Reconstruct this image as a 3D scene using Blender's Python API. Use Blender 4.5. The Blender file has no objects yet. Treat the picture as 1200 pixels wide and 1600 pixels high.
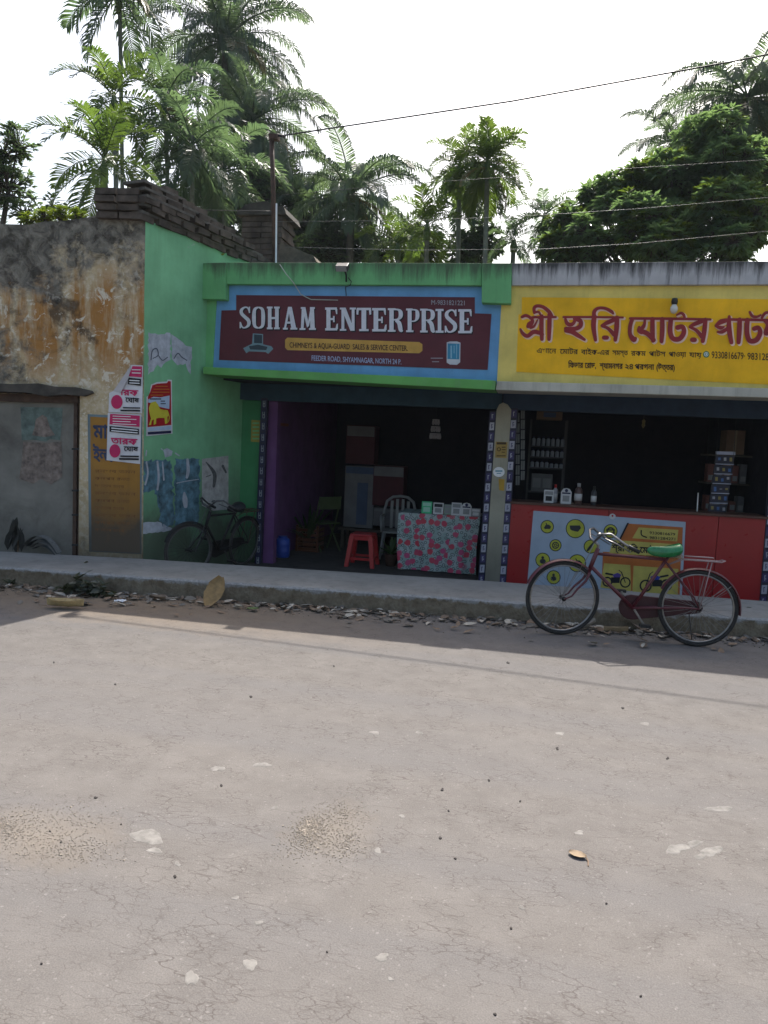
import bpy, math, random
from mathutils import Vector, Matrix, noise as mnoise

# ------------------------------------------------------------------ camera, sky, sun, exposure
SC = bpy.context.scene
F = 1155.0                                   # focal length in photo pixels (1200 x 1600)
YAW, PITCH, ROLL = math.radians(11.0), math.atan(110 / 1155.0), 0.047
CAM = Vector((0, 0, 1.7))
CM = (Matrix.Rotation(YAW, 3, 'Z') @ Matrix.Rotation(math.pi / 2 - PITCH, 3, 'X') @ Matrix.Rotation(ROLL, 3, 'Z'))
cd = bpy.data.cameras.new('camera'); cam = bpy.data.objects.new('camera', cd)
SC.collection.objects.link(cam)
cam.matrix_world = Matrix.Translation(CAM) @ CM.to_4x4()
cd.sensor_fit = 'VERTICAL'; cd.sensor_height = 36.0; cd.lens = 36.0 * F / 1600.0
cd.clip_start = 0.05; cd.clip_end = 2000
SC.camera = cam

SUN_EL, SUN_AZ = math.radians(53.0), math.radians(2.0)   # sun stands behind the shops
w = bpy.data.worlds.new('World'); SC.world = w; w.use_nodes = True
wn = w.node_tree.nodes; bg = wn['Background']
sky = wn.new('ShaderNodeTexSky'); sky.sky_type = 'NISHITA'; sky.sun_disc = False
sky.sun_elevation = SUN_EL; sky.sun_rotation = SUN_AZ
sky.air_density = 1.3; sky.dust_density = 5.0; sky.ozone_density = 1.0; sky.altitude = 5
w.node_tree.links.new(sky.outputs[0], bg.inputs[0]); bg.inputs[1].default_value = 0.15
sl = bpy.data.lights.new('sun', 'SUN'); sl.energy = 4.7; sl.angle = math.radians(0.5); sl.color = (1, 0.96, 0.90)
sun = bpy.data.objects.new('sun', sl); SC.collection.objects.link(sun)
sd = -Vector((math.sin(SUN_AZ) * math.cos(SUN_EL), math.cos(SUN_AZ) * math.cos(SUN_EL), math.sin(SUN_EL)))
sun.rotation_euler = sd.to_track_quat('-Z', 'Y').to_euler(); sun.location = (0, 30, 40)
SC.view_settings.view_transform = 'Standard'; SC.view_settings.look = 'None'
SC.view_settings.gamma = 1.0; SC.view_settings.exposure = 0.74
SC.cycles.max_bounces = 6; SC.cycles.diffuse_bounces = 4; SC.cycles.volume_bounces = 0; SC.cycles.transparent_max_bounces = 8
SC.cycles.use_denoising = True

R = random.Random(7)
COL = SC.collection
rad = math.radians

# ------------------------------------------------------------------ pixel -> place
def ray(px, py): return CM @ Vector(((px - 600) / F, -(py - 800) / F, -1))
class Plane:
    def __init__(s, p, n): s.p = Vector(p); s.n = Vector(n).normalized()      # n points to the viewer
    def __call__(s, px, py, off=0.0):
        d = ray(px, py); t = (s.p + s.n * off - CAM).dot(s.n) / d.dot(s.n)
        return CAM + d * t
def PY(y): return Plane((0, y, 0), (0, -1, 0))
def PZ(z): return Plane((0, 0, z), (0, 0, 1))
FAC = PY(9.0)                                    # shop fascia
OLDW = Plane((-4.46, 7.95, 0), (0.12, -1, 0))    # front wall of the old building
ENDW = Plane((-4.46, 7.95, 0), (1, -0.235, 0))   # its green end wall
def endw_xy(t): return Vector((-4.46 + 0.235 * t, 7.95 + t, 0))

# ------------------------------------------------------------------ mesh builder
class MB:
    def __init__(s): s.v = []; s.f = []
    def add(s, vs, fs):
        o = len(s.v); s.v += [tuple(v) for v in vs]; s.f += [tuple(i + o for i in f) for f in fs]; return s
    def poly(s, pts): return s.add(pts, [tuple(range(len(pts)))])
    def box(s, a, b, M=None):
        (x0, y0, z0), (x1, y1, z1) = a, b
        vs = [Vector(p) for p in ((x0,y0,z0),(x1,y0,z0),(x1,y1,z0),(x0,y1,z0),(x0,y0,z1),(x1,y0,z1),(x1,y1,z1),(x0,y1,z1))]
        if M: vs = [M @ v for v in vs]
        return s.add(vs, [(3,2,1,0),(4,5,6,7),(0,1,5,4),(1,2,6,5),(2,3,7,6),(3,0,4,7)])
    def prism(s, pts, d):                         # extrude a polygon along vector d
        n = len(pts); d = Vector(d); pts = [Vector(p) for p in pts]
        vs = pts + [p + d for p in pts]
        fs = [tuple(range(n)), tuple(range(2 * n - 1, n - 1, -1))]
        fs += [(i, (i + n), (i + 1) % n + n, (i + 1) % n) for i in range(n)]
        return s.add(vs, fs)
    def tube(s, path, r, n=8, cap=True):
        path = [Vector(p) for p in path]; rs = r if isinstance(r, (list, tuple)) else [r] * len(path)
        vs = []; up = None
        for i, p in enumerate(path):
            t = (path[min(i + 1, len(path) - 1)] - path[max(i - 1, 0)]).normalized()
            if up is None: up = Vector((0, 0, 1)) if abs(t.z) < .9 else Vector((1, 0, 0))
            u = (up - t * up.dot(t)).normalized(); up = u; v = t.cross(u)
            vs += [p + (u * math.cos(2 * math.pi * k / n) + v * math.sin(2 * math.pi * k / n)) * rs[i] for k in range(n)]
        fs = [(i*n+k, i*n+(k+1)%n, (i+1)*n+(k+1)%n, (i+1)*n+k) for i in range(len(path)-1) for k in range(n)]
        if cap: fs += [tuple(range(n))[::-1], tuple(range((len(path)-1)*n, len(path)*n))]
        return s.add(vs, fs)
    def ring(s, c, R_, r, axis='y', n=40, m=8, a0=0, a1=2*math.pi):
        c = Vector(c); full = abs(a1 - a0 - 2*math.pi) < 1e-6
        vs = []; k = n if full else n + 1
        for i in range(k):
            a = a0 + (a1 - a0) * i / n
            e = Vector((math.cos(a), 0, math.sin(a))) if axis == 'y' else Vector((math.cos(a), math.sin(a), 0))
            h = Vector((0, 1, 0)) if axis == 'y' else Vector((0, 0, 1))
            rr = r if isinstance(r, tuple) else (r, r)
            for j in range(m):
                b = 2*math.pi*j/m; vs.append(c + e*(R_ + rr[0]*math.cos(b)) + h*(rr[1]*math.sin(b)))
        fs = [(i*m+j, i*m+(j+1)%m, ((i+1)%k)*m+(j+1)%m, ((i+1)%k)*m+j) for i in range(n) for j in range(m)]
        return s.add(vs, fs)
    def lathe(s, prof, c=(0, 0, 0), n=16):
        c = Vector(c); vs = []; fs = []
        for (r, z) in prof: vs += [c + Vector((r*math.cos(2*math.pi*k/n), r*math.sin(2*math.pi*k/n), z)) for k in range(n)]
        for i in range(len(prof)-1): fs += [(i*n+k, i*n+(k+1)%n, (i+1)*n+(k+1)%n, (i+1)*n+k) for k in range(n)]
        fs += [tuple(range(n))[::-1], tuple(range((len(prof)-1)*n, len(prof)*n))]
        return s.add(vs, fs)
    def grid(s, fn, nu, nv):
        vs = [fn(i/nu, j/nv) for j in range(nv+1) for i in range(nu+1)]
        fs = [(j*(nu+1)+i, j*(nu+1)+i+1, (j+1)*(nu+1)+i+1, (j+1)*(nu+1)+i) for j in range(nv) for i in range(nu)]
        return s.add(vs, fs)
    def mesh(s, name, mat=None, smooth=False):
        me = bpy.data.meshes.new(name); me.from_pydata(s.v, [], s.f); me.update()
        if mat: me.materials.append(mat)
        if smooth: me.polygons.foreach_set('use_smooth', [True] * len(me.polygons))
        return me
    def build(s, name, mat, parent=None, smooth=False, bevel=0):
        o = bpy.data.objects.new(name, s.mesh(name, mat, smooth)); COL.objects.link(o)
        if parent: o.parent = parent
        if bevel:
            b = o.modifiers.new('bevel', 'BEVEL'); b.width = bevel; b.segments = 2; b.limit_method = 'ANGLE'
        return o

def tag(o, label=None, cat=None, group=None, kind=None):
    if label: o['label'] = label
    if cat: o['category'] = cat
    if group: o['group'] = group
    if kind: o['kind'] = kind
    return o
def thing(name, label, cat, loc=(0, 0, 0), rz=0, group=None):
    o = bpy.data.objects.new(name, None); COL.objects.link(o); o.location = loc; o.rotation_euler = (0, 0, rz)
    o.empty_display_size = .1
    return tag(o, label, cat, group)
def root0(name, label, cat, group=None): return thing(name, label, cat, group=group)   # parts already in world places
def copy_obj(o, parent=None, **kw):
    c = o.copy(); COL.objects.link(c); c.parent = parent
    return c

# ---- drawing on a plane in photo pixels (each face a fraction of a millimetre prouder than the last)
class Draw:
    def __init__(s, plane, off=0.004, step=0.00015): s.pl = plane; s.o = off; s.st = step; s.m = MB()
    def _n(s): s.o += s.st; return s.o
    def poly(s, pts):
        o = s._n(); s.m.poly([s.pl(x, y, o) for x, y in pts]); return s
    def rect(s, x0, y0, x1, y1, sl=0.0): return s.poly([(x0, y0), (x1, y0+sl*(x1-x0)), (x1, y1+sl*(x1-x0)), (x0, y1)])
    def disc(s, cx, cy, rx, ry=None, n=20):
        ry = ry or rx; return s.poly([(cx+rx*math.cos(2*math.pi*k/n), cy+ry*math.sin(2*math.pi*k/n)) for k in range(n)])
    def annulus(s, cx, cy, r0, r1, n=24):
        o = s._n()
        a = [[s.pl(cx+r*math.cos(2*math.pi*k/n), cy+r*math.sin(2*math.pi*k/n), o) for k in range(n)] for r in (r0, r1)]
        s.m.add(a[0]+a[1], [(k, (k+1)%n, n+(k+1)%n, n+k) for k in range(n)]); return s
    def stroke(s, pts, cap=True):
        P = smooth_path(pts); L = []; Rr = []
        for i, (x, y, wd) in enumerate(P):
            x0, y0, _ = P[max(i-1, 0)]; x1, y1, _ = P[min(i+1, len(P)-1)]
            dx, dy = x1-x0, y1-y0; l = math.hypot(dx, dy) or 1; nx, ny = -dy/l*wd/2, dx/l*wd/2
            L.append((x+nx, y+ny)); Rr.append((x-nx, y-ny))
        o = s._n(); n = len(P)
        s.m.add([s.pl(x, y, o) for x, y in L] + [s.pl(x, y, o) for x, y in Rr], [(i, i+1, n+i+1, n+i) for i in range(n-1)])
        if cap:
            for e in (P[0], P[-1]): s.disc(e[0], e[1], e[2]/2*.98, n=10)
        return s
    def text(s, body, x0, y0, x1, y1, h, bold=0.0):      # baseline from (x0,y0) to (x1,y1), cap height h pixels
        V, Fc = text_mesh(body)
        xs = [v[0] for v in V]; a, b = min(xs), max(xs); bx, by = x1-x0, y1-y0; k = bold*h/.72
        for (ex, ey) in ([(0, 0)] if not bold else [(-k, 0), (k, 0), (0, k), (0, -k)]):
            o = s._n(); s.m.add([s.pl(x0+bx*(vx-a)/(b-a)+ex, y0+by*(vx-a)/(b-a)-vy*h/0.72+ey, o) for vx, vy in V], Fc)
        return s
    def build(s, name, mat, parent=None): return s.m.build(name, mat, parent)

def smooth_path(pts, sub=5):
    if len(pts) < 3: return pts
    out = []
    for i in range(len(pts)-1):
        p0, p1, p2, p3 = pts[max(i-1, 0)], pts[i], pts[i+1], pts[min(i+2, len(pts)-1)]
        for k in range(sub):
            t = k/sub
            out.append(tuple(.5*((2*p1[c])+(-p0[c]+p2[c])*t+(2*p0[c]-5*p1[c]+4*p2[c]-p3[c])*t*t+(-p0[c]+3*p1[c]-3*p2[c]+p3[c])*t**3) for c in range(3)))
    return out + [pts[-1]]

_tc = {}
def text_mesh(body, bold=0.0):
    k = (body, bold)
    if k not in _tc:
        c = bpy.data.curves.new('lettering', 'FONT'); c.body = body; c.offset = bold; c.resolution_u = 3; c.size = 1
        o = bpy.data.objects.new('lettering', c); COL.objects.link(o); bpy.context.view_layer.update()
        dg = bpy.context.evaluated_depsgraph_get(); e = o.evaluated_get(dg); me = e.to_mesh()
        V = [(v.co.x, v.co.y) for v in me.vertices]; Fc = [tuple(p.vertices) for p in me.polygons]
        e.to_mesh_clear(); bpy.data.objects.remove(o); bpy.data.curves.remove(c); _tc[k] = (V, Fc)
    return _tc[k]

# ------------------------------------------------------------------ materials
def nt(name):
    m = bpy.data.materials.new(name); m.use_nodes = True; t = m.node_tree
    return m, t.nodes, t.links, t.nodes['Principled BSDF']
def N(ns, t, **kw):
    n = ns.new(t)
    for k, v in kw.items(): setattr(n, k, v)
    return n
def noise_tex(ns, ls, coord, scale, detail=6, rough=.6, dist=0):
    n = ns.new('ShaderNodeTexNoise'); n.inputs['Scale'].default_value = scale; n.inputs['Detail'].default_value = detail
    n.inputs['Roughness'].default_value = rough; n.inputs['Distortion'].default_value = dist
    ls.new(coord, n.inputs['Vector']); return n.outputs['Fac']
def ramp(ns, ls, fac, *stops):
    r = ns.new('ShaderNodeValToRGB'); e = r.color_ramp.elements
    while len(e) < len(stops): e.new(.5)
    for el, (p, c) in zip(e, stops):
        el.position = p; el.color = (c, c, c, 1) if isinstance(c, (int, float)) else (*c, 1)
    ls.new(fac, r.inputs[0]); return r.outputs[0]
def mix(ns, ls, fac, a, b, mode='MIX'):
    m = ns.new('ShaderNodeMix'); m.data_type = 'RGBA'; m.blend_type = mode
    for i, x in ((0, fac), (6, a), (7, b)):
        if isinstance(x, (int, float)): m.inputs[i].default_value = x
        elif isinstance(x, tuple): m.inputs[i].default_value = (*x, 1)
        else: ls.new(x, m.inputs[i])
    return m.outputs[2]
def math_n(ns, ls, op, a, b=0.0, c=None):
    m = ns.new('ShaderNodeMath'); m.operation = op
    for i, x in enumerate((a, b) if c is None else (a, b, c)):
        if isinstance(x, (int, float)): m.inputs[i].default_value = x
        else: ls.new(x, m.inputs[i])
    return m.outputs[0]
def coords(ns, kind='world', stretch=None, ls=None):
    if kind == 'world': o = ns.new('ShaderNodeNewGeometry').outputs['Position']
    else: o = ns.new('ShaderNodeTexCoord').outputs['Object']
    if stretch:
        mp = ns.new('ShaderNodeMapping'); mp.inputs['Scale'].default_value = stretch; ls.new(o, mp.inputs['Vector']); return mp.outputs[0]
    return o
def bump(ns, ls, b, h, strength=.3, dist=.01):
    n = ns.new('ShaderNodeBump'); n.inputs['Strength'].default_value = strength; n.inputs['Distance'].default_value = dist
    ls.new(h, n.inputs['Height']); ls.new(n.outputs[0], b.inputs['Normal'])
_mc = {}
def mat(name, c, rough=.75, var=.2, scale=5, bmp=.15, bs=60, spec=.3, metal=0, grime=0, space='world'):
    if name in _mc: return _mc[name]
    m, ns, ls, b = nt(name); co = coords(ns, space)
    f = ramp(ns, ls, noise_tex(ns, ls, co, scale), (.3, 1 - var), (.7, 1 + var * .6))
    col = mix(ns, ls, 1.0, tuple(c), f, 'MULTIPLY')
    if grime:
        g = ramp(ns, ls, noise_tex(ns, ls, co, scale * .6, 8, .7, 1.0), (.5, 0.0), (.72, 1.0))
        col = mix(ns, ls, math_n(ns, ls, 'MULTIPLY', g, grime), col, (.05, .042, .032))
    ls.new(col, b.inputs['Base Color'])
    rr = ramp(ns, ls, noise_tex(ns, ls, co, scale * 2.3), (.3, max(0, rough - .1)), (.7, min(1, rough + .08)))
    ls.new(rr, b.inputs['Roughness']); b.inputs['Metallic'].default_value = metal; b.inputs['Specular IOR Level'].default_value = spec
    if bmp: bump(ns, ls, b, noise_tex(ns, ls, co, bs, 5), bmp, .004)
    _mc[name] = m; return m
def flat(name, c, rough=.6): return mat(name, c, rough, .1, 12, .04, 150, .25)

def mat_wall(name, c, dirt_or_shade=(.06, .055, .045), top=None, low=None, streak=.35, bare=None, bare_amt=.0):
    """painted plaster: blotches, downward streaks, dirtier towards a weathered top; low is a splashed foot, on the green walls painted shade"""
    m, ns, ls, b = nt(name); co = coords(ns)
    sep = ns.new('ShaderNodeSeparateXYZ'); ls.new(co, sep.inputs[0]); z = sep.outputs[2]
    n1 = noise_tex(ns, ls, co, 2.2, 8, .62); n2 = noise_tex(ns, ls, co, 9, 6, .6)
    col = mix(ns, ls, 1.0, tuple(c), ramp(ns, ls, n1, (.3, .78), (.7, 1.12)), 'MULTIPLY')
    if bare:
        k = ramp(ns, ls, noise_tex(ns, ls, co, 3.3, 10, .68, .6), (.62 - bare_amt, 0.0), (.65 - bare_amt, 1.0)); col = mix(ns, ls, k, col, bare)
    st = noise_tex(ns, ls, coords(ns, 'world', (7, 7, .55), ls), 1.6, 7, .7)
    k = ramp(ns, ls, st, (.5, 0.0), (.75, 1.0)); col = mix(ns, ls, math_n(ns, ls, 'MULTIPLY', k, streak), col, dirt_or_shade)
    if top:
        z0, z1, amt = top
        g = ns.new('ShaderNodeMapRange'); g.inputs[1].default_value = z0; g.inputs[2].default_value = z1; ls.new(z, g.inputs[0])
        gg = math_n(ns, ls, 'ADD', math_n(ns, ls, 'MULTIPLY', g.outputs[0], .55), math_n(ns, ls, 'MULTIPLY', st, .75))
        k = ramp(ns, ls, gg, (.58, 0.0), (.8, 1.0)); col = mix(ns, ls, math_n(ns, ls, 'MULTIPLY', k, amt), col, dirt_or_shade)
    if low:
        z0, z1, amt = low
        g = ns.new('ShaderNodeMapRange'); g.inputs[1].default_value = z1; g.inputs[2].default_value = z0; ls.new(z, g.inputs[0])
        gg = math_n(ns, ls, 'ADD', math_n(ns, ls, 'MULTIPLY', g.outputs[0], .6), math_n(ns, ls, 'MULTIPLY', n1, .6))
        k = ramp(ns, ls, gg, (.5, 0.0), (.8, 1.0)); col = mix(ns, ls, math_n(ns, ls, 'MULTIPLY', k, amt), col, dirt_or_shade)
    ls.new(col, b.inputs['Base Color']); b.inputs['Roughness'].default_value = .85; b.inputs['Specular IOR Level'].default_value = .2
    h = math_n(ns, ls, 'ADD', n2, math_n(ns, ls, 'MULTIPLY', noise_tex(ns, ls, co, 45, 5), .4))
    bump(ns, ls, b, h, .25, .012); return m

def mat_old_wall():
    m, ns, ls, b = nt('weathered lime plaster'); co = coords(ns)
    sep = ns.new('ShaderNodeSeparateXYZ'); ls.new(co, sep.inputs[0]); x, z = sep.outputs[0], sep.outputs[2]
    big = noise_tex(ns, ls, co, 1.5, 10, .68, .5); mid = noise_tex(ns, ls, co, 4.5, 9, .68, .4); fin = noise_tex(ns, ls, co, 20, 7, .65)
    st = noise_tex(ns, ls, coords(ns, 'world', (4, 4, .6), ls), 1.3, 8, .68)
    col = mix(ns, ls, ramp(ns, ls, mid, (.35, 0.0), (.65, 1.0)), (.56, .45, .28), (.40, .31, .18))
    col = mix(ns, ls, ramp(ns, ls, fin, (.45, 0.0), (.62, .75)), col, (.62, .54, .41))
    # ochre wash that has run down the middle of the wall
    g = ns.new('ShaderNodeMapRange'); g.inputs[1].default_value = 3.65; g.inputs[2].default_value = 2.5; ls.new(z, g.inputs[0])
    g2 = ns.new('ShaderNodeMapRange'); g2.inputs[1].default_value = 2.1; g2.inputs[2].default_value = 2.6; ls.new(z, g2.inputs[0])
    gz = math_n(ns, ls, 'MULTIPLY', math_n(ns, ls, 'MINIMUM', math_n(ns, ls, 'MULTIPLY', g.outputs[0], 3), 1.0), g2.outputs[0])
    k = math_n(ns, ls, 'MULTIPLY', gz, ramp(ns, ls, st, (.41, 0.0), (.56, .95)))
    col = mix(ns, ls, k, col, mix(ns, ls, mid, (.42, .18, .04), (.30, .16, .055)))
    # brown damp patch
    k = math_n(ns, ls, 'MULTIPLY', gz, ramp(ns, ls, big, (.52, 0.0), (.6, .85))); col = mix(ns, ls, k, col, (.085, .055, .032))
    # pale flaking limewash
    k = ramp(ns, ls, noise_tex(ns, ls, co, 7, 10, .72, .8), (.57, 0.0), (.61, .9)); col = mix(ns, ls, k, col, (.68, .62, .50))
    # black mould from the wet top and along the left
    g = ns.new('ShaderNodeMapRange'); g.inputs[1].default_value = 3.05; g.inputs[2].default_value = 4.1; ls.new(z, g.inputs[0])
    gx = ns.new('ShaderNodeMapRange'); gx.inputs[1].default_value = -5.3; gx.inputs[2].default_value = -6.2; ls.new(x, gx.inputs[0])
    s = math_n(ns, ls, 'ADD', math_n(ns, ls, 'MULTIPLY', g.outputs[0], .36), math_n(ns, ls, 'MULTIPLY', gx.outputs[0], .20))
    s = math_n(ns, ls, 'ADD', s, math_n(ns, ls, 'MULTIPLY', math_n(ns, ls, 'ADD', big, mid), .72))
    k = ramp(ns, ls, s, (.80, 0.0), (.96, .93))
    mo = mix(ns, ls, ramp(ns, ls, noise_tex(ns, ls, co, 6, 10, .72, .6), (.42, 0.0), (.6, 1.0)), (.03, .029, .027), (.25, .23, .19))
    col = mix(ns, ls, k, col, mix(ns, ls, ramp(ns, ls, fin, (.4, 0.0), (.7, .6)), mo, (.10, .098, .09)))
    # earth splash at the foot
    g = ns.new('ShaderNodeMapRange'); g.inputs[1].default_value = 1.0; g.inputs[2].default_value = .2; ls.new(z, g.inputs[0])
    k = math_n(ns, ls, 'MULTIPLY', g.outputs[0], .7); col = mix(ns, ls, k, col, (.06, .05, .038))
    ls.new(col, b.inputs['Base Color']); b.inputs['Roughness'].default_value = .92; b.inputs['Specular IOR Level'].default_value = .1
    h = math_n(ns, ls, 'ADD', math_n(ns, ls, 'MULTIPLY', mid, 1.4), math_n(ns, ls, 'MULTIPLY', fin, .7))
    bump(ns, ls, b, h, .7, .03); return m

def mat_road():
    m, ns, ls, b = nt('dusty cracked asphalt'); co = coords(ns)
    sep = ns.new('ShaderNodeSeparateXYZ'); ls.new(co, sep.inputs[0]); x, y = sep.outputs[0], sep.outputs[1]
    big = noise_tex(ns, ls, co, .7, 6, .6, .4); mid = noise_tex(ns, ls, co, 5, 8, .65); fin = noise_tex(ns, ls, co, 170, 4, .7)
    agg = ns.new('ShaderNodeTexVoronoi'); agg.inputs['Scale'].default_value = 130; ls.new(co, agg.inputs['Vector'])
    col = mix(ns, ls, ramp(ns, ls, mid, (.3, 0.0), (.7, 1.0)), (.121, .1105, .1025), (.157, .1445, .1345))
    col = mix(ns, ls, ramp(ns, ls, big, (.45, 0.0), (.75, .5)), col, (.168, .153, .139))
    # wheel tracks: smoother greyer bands along the road
    tr = noise_tex(ns, ls, coords(ns, 'world', (.05, 1.1, 1), ls), 1.5, 3, .5)
    col = mix(ns, ls, ramp(ns, ls, tr, (.45, 0.0), (.62, .7)), col, (.134, .126, .122))
    col = mix(ns, ls, 1.0, col, ramp(ns, ls, fin, (.3, .78), (.7, 1.18)), 'MULTIPLY')
    col = mix(ns, ls, ramp(ns, ls, agg.outputs['Color'], (.86, 0.0), (.97, .4)), col, (.27, .255, .24))
    col = mix(ns, ls, ramp(ns, ls, noise_tex(ns, ls, co, 60, 2, .5), (.70, 0.0), (.76, .6)), col, (.14, .12, .105))
    # drifted sand by the kerb, mostly on the left
    gy = ns.new('ShaderNodeMapRange'); gy.inputs[1].default_value = 5.2; gy.inputs[2].default_value = 6.9; ls.new(y, gy.inputs[0])
    s = math_n(ns, ls, 'ADD', gy.outputs[0], math_n(ns, ls, 'MULTIPLY', mid, .5))
    gx = ns.new('ShaderNodeMapRange'); gx.inputs[1].default_value = -.5; gx.inputs[2].default_value = -3.2; ls.new(x, gx.inputs[0])
    k = math_n(ns, ls, 'MULTIPLY', ramp(ns, ls, s, (.5, 0.0), (1.1, .85)), math_n(ns, ls, 'ADD', math_n(ns, ls, 'MULTIPLY', gx.outputs[0], .8), .02))
    col = mix(ns, ls, k, col, (.215, .155, .098))
    # two sandy potholes (dry sand stain) where gravel lies
    for (cx, cy, rx, ry) in POT:
        v = ns.new('ShaderNodeVectorMath'); v.operation = 'SUBTRACT'; ls.new(co, v.inputs[0]); v.inputs[1].default_value = (cx, cy, 0)
        v2 = ns.new('ShaderNodeVectorMath'); v2.operation = 'MULTIPLY'; ls.new(v.outputs[0], v2.inputs[0]); v2.inputs[1].default_value = (1/rx, 1/ry, 0)
        ln = ns.new('ShaderNodeVectorMath'); ln.operation = 'LENGTH'; ls.new(v2.outputs[0], ln.inputs[0])
        d = math_n(ns, ls, 'ADD', ln.outputs['Value'], math_n(ns, ls, 'MULTIPLY', math_n(ns, ls, 'SUBTRACT', mid, .5), 1.8))
        col = mix(ns, ls, ramp(ns, ls, d, (.1, .5), (.95, 0.0)), col, (.19, .16, .128))
    # cracks, several sizes, broken up and running mostly along the road
    hs = []
    for (sc, wdt, thr, st_) in ((3.6, .016, .48, (1, 2.6, 1)), (8, .034, .47, (1, 2.7, 1)), (19, .06, .49, (1, 2.4, 1))):
        cc = coords(ns, 'world', st_, ls)
        wv = ns.new('ShaderNodeTexNoise'); wv.inputs['Scale'].default_value = sc * 1.3; wv.inputs['Detail'].default_value = 5; ls.new(cc, wv.inputs['Vector'])
        ad = ns.new('ShaderNodeVectorMath'); ad.operation = 'MULTIPLY_ADD'; ls.new(wv.outputs['Color'], ad.inputs[0]); ad.inputs[1].default_value = (.5/sc*1.6,)*3; ls.new(cc, ad.inputs[2])
        vo = ns.new('ShaderNodeTexVoronoi'); vo.feature = 'DISTANCE_TO_EDGE'; vo.inputs['Scale'].default_value = sc; ls.new(ad.outputs[0], vo.inputs['Vector'])
        cr = ramp(ns, ls, vo.outputs['Distance'], (0.0, 1.0), (wdt, 0.0))
        mk = ramp(ns, ls, noise_tex(ns, ls, co, sc * .35, 4, .6), (thr, 0.0), (thr + .14, 1.0))
        hs.append(math_n(ns, ls, 'MULTIPLY', cr, mk))
    ck = math_n(ns, ls, 'MAXIMUM', hs[0], math_n(ns, ls, 'MAXIMUM', hs[1], hs[2]))
    col = mix(ns, ls, math_n(ns, ls, 'MULTIPLY', ck, .72), col, (.06, .05, .044))
    ls.new(col, b.inputs['Base Color']); b.inputs['Roughness'].default_value = .9; b.inputs['Specular IOR Level'].default_value = .15
    bump(ns, ls, b, math_n(ns, ls, 'ADD', fin, noise_tex(ns, ls, co, 22, 3)), .35, .006); return m

def mat_leaf(name, c, c2, trans=.45, rough=.45):
    m, ns, ls, b = nt(name); co = coords(ns)
    oi = ns.new('ShaderNodeObjectInfo')
    f = noise_tex(ns, ls, co, 1.7, 4, .6); f2 = ramp(ns, ls, f, (.35, 0.0), (.65, 1.0))
    col = mix(ns, ls, f2, tuple(c), tuple(c2))
    col = mix(ns, ls, 1.0, col, ramp(ns, ls, oi.outputs['Random'], (0.0, .75), (1.0, 1.2)), 'MULTIPLY')
    ls.new(col, b.inputs['Base Color']); b.inputs['Roughness'].default_value = rough; b.inputs['Specular IOR Level'].default_value = .35
    tr = ns.new('ShaderNodeBsdfTranslucent'); ls.new(mix(ns, ls, 1.0, col, (1.25, 1.35, .7), 'MULTIPLY'), tr.inputs[0])
    ms = ns.new('ShaderNodeMixShader'); ms.inputs[0].default_value = trans
    ls.new(b.outputs[0], ms.inputs[1]); ls.new(tr.outputs[0], ms.inputs[2]); ls.new(ms.outputs[0], ns['Material Output'].inputs[0]); return m

def mat_cloth():
    m, ns, ls, b = nt('flowered table cover'); co = coords(ns)
    mp = ns.new('ShaderNodeMapping'); mp.inputs['Rotation'].default_value = (math.pi/2, 0, 0); ls.new(co, mp.inputs['Vector'])
    def vor(sc, feat='F1'):
        v = ns.new('ShaderNodeTexVoronoi'); v.voronoi_dimensions = '2D'; v.feature = feat; v.inputs['Scale'].default_value = sc; ls.new(mp.outputs[0], v.inputs['Vector']); return v
    v1 = vor(9.5); v2 = vor(13, 'DISTANCE_TO_EDGE'); v3 = vor(17)
    nz = noise_tex(ns, ls, mp.outputs[0], 26, 4)
    base = mix(ns, ls, ramp(ns, ls, noise_tex(ns, ls, mp.outputs[0], 9, 3), (.4, 0.0), (.6, 1.0)), (.22, .30, .28), (.32, .36, .36))
    d3 = v3.outputs['Distance']
    ring = ramp(ns, ls, d3, (.20, 0.0), (.24, 1.0), (.33, 1.0), (.37, 0.0))
    col = mix(ns, ls, math_n(ns, ls, 'MULTIPLY', ring, .9), base, (.02, .02, .03))
    d1 = math_n(ns, ls, 'ADD', v1.outputs['Distance'], math_n(ns, ls, 'MULTIPLY', math_n(ns, ls, 'SUBTRACT', nz, .5), .35))
    sep = ns.new('ShaderNodeSeparateColor'); ls.new(v1.outputs['Color'], sep.inputs[0])
    pink = mix(ns, ls, sep.outputs[1], (.45, .03, .045), (.42, .06, .16))
    on = math_n(ns, ls, 'MULTIPLY', ramp(ns, ls, d1, (.36, 1.0), (.42, 0.0)), ramp(ns, ls, sep.outputs[0], (.28, 0.0), (.32, 1.0)))
    col = mix(ns, ls, on, col, pink)
    ls.new(col, b.inputs['Base Color']); b.inputs['Roughness'].default_value = .5; return m

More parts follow.
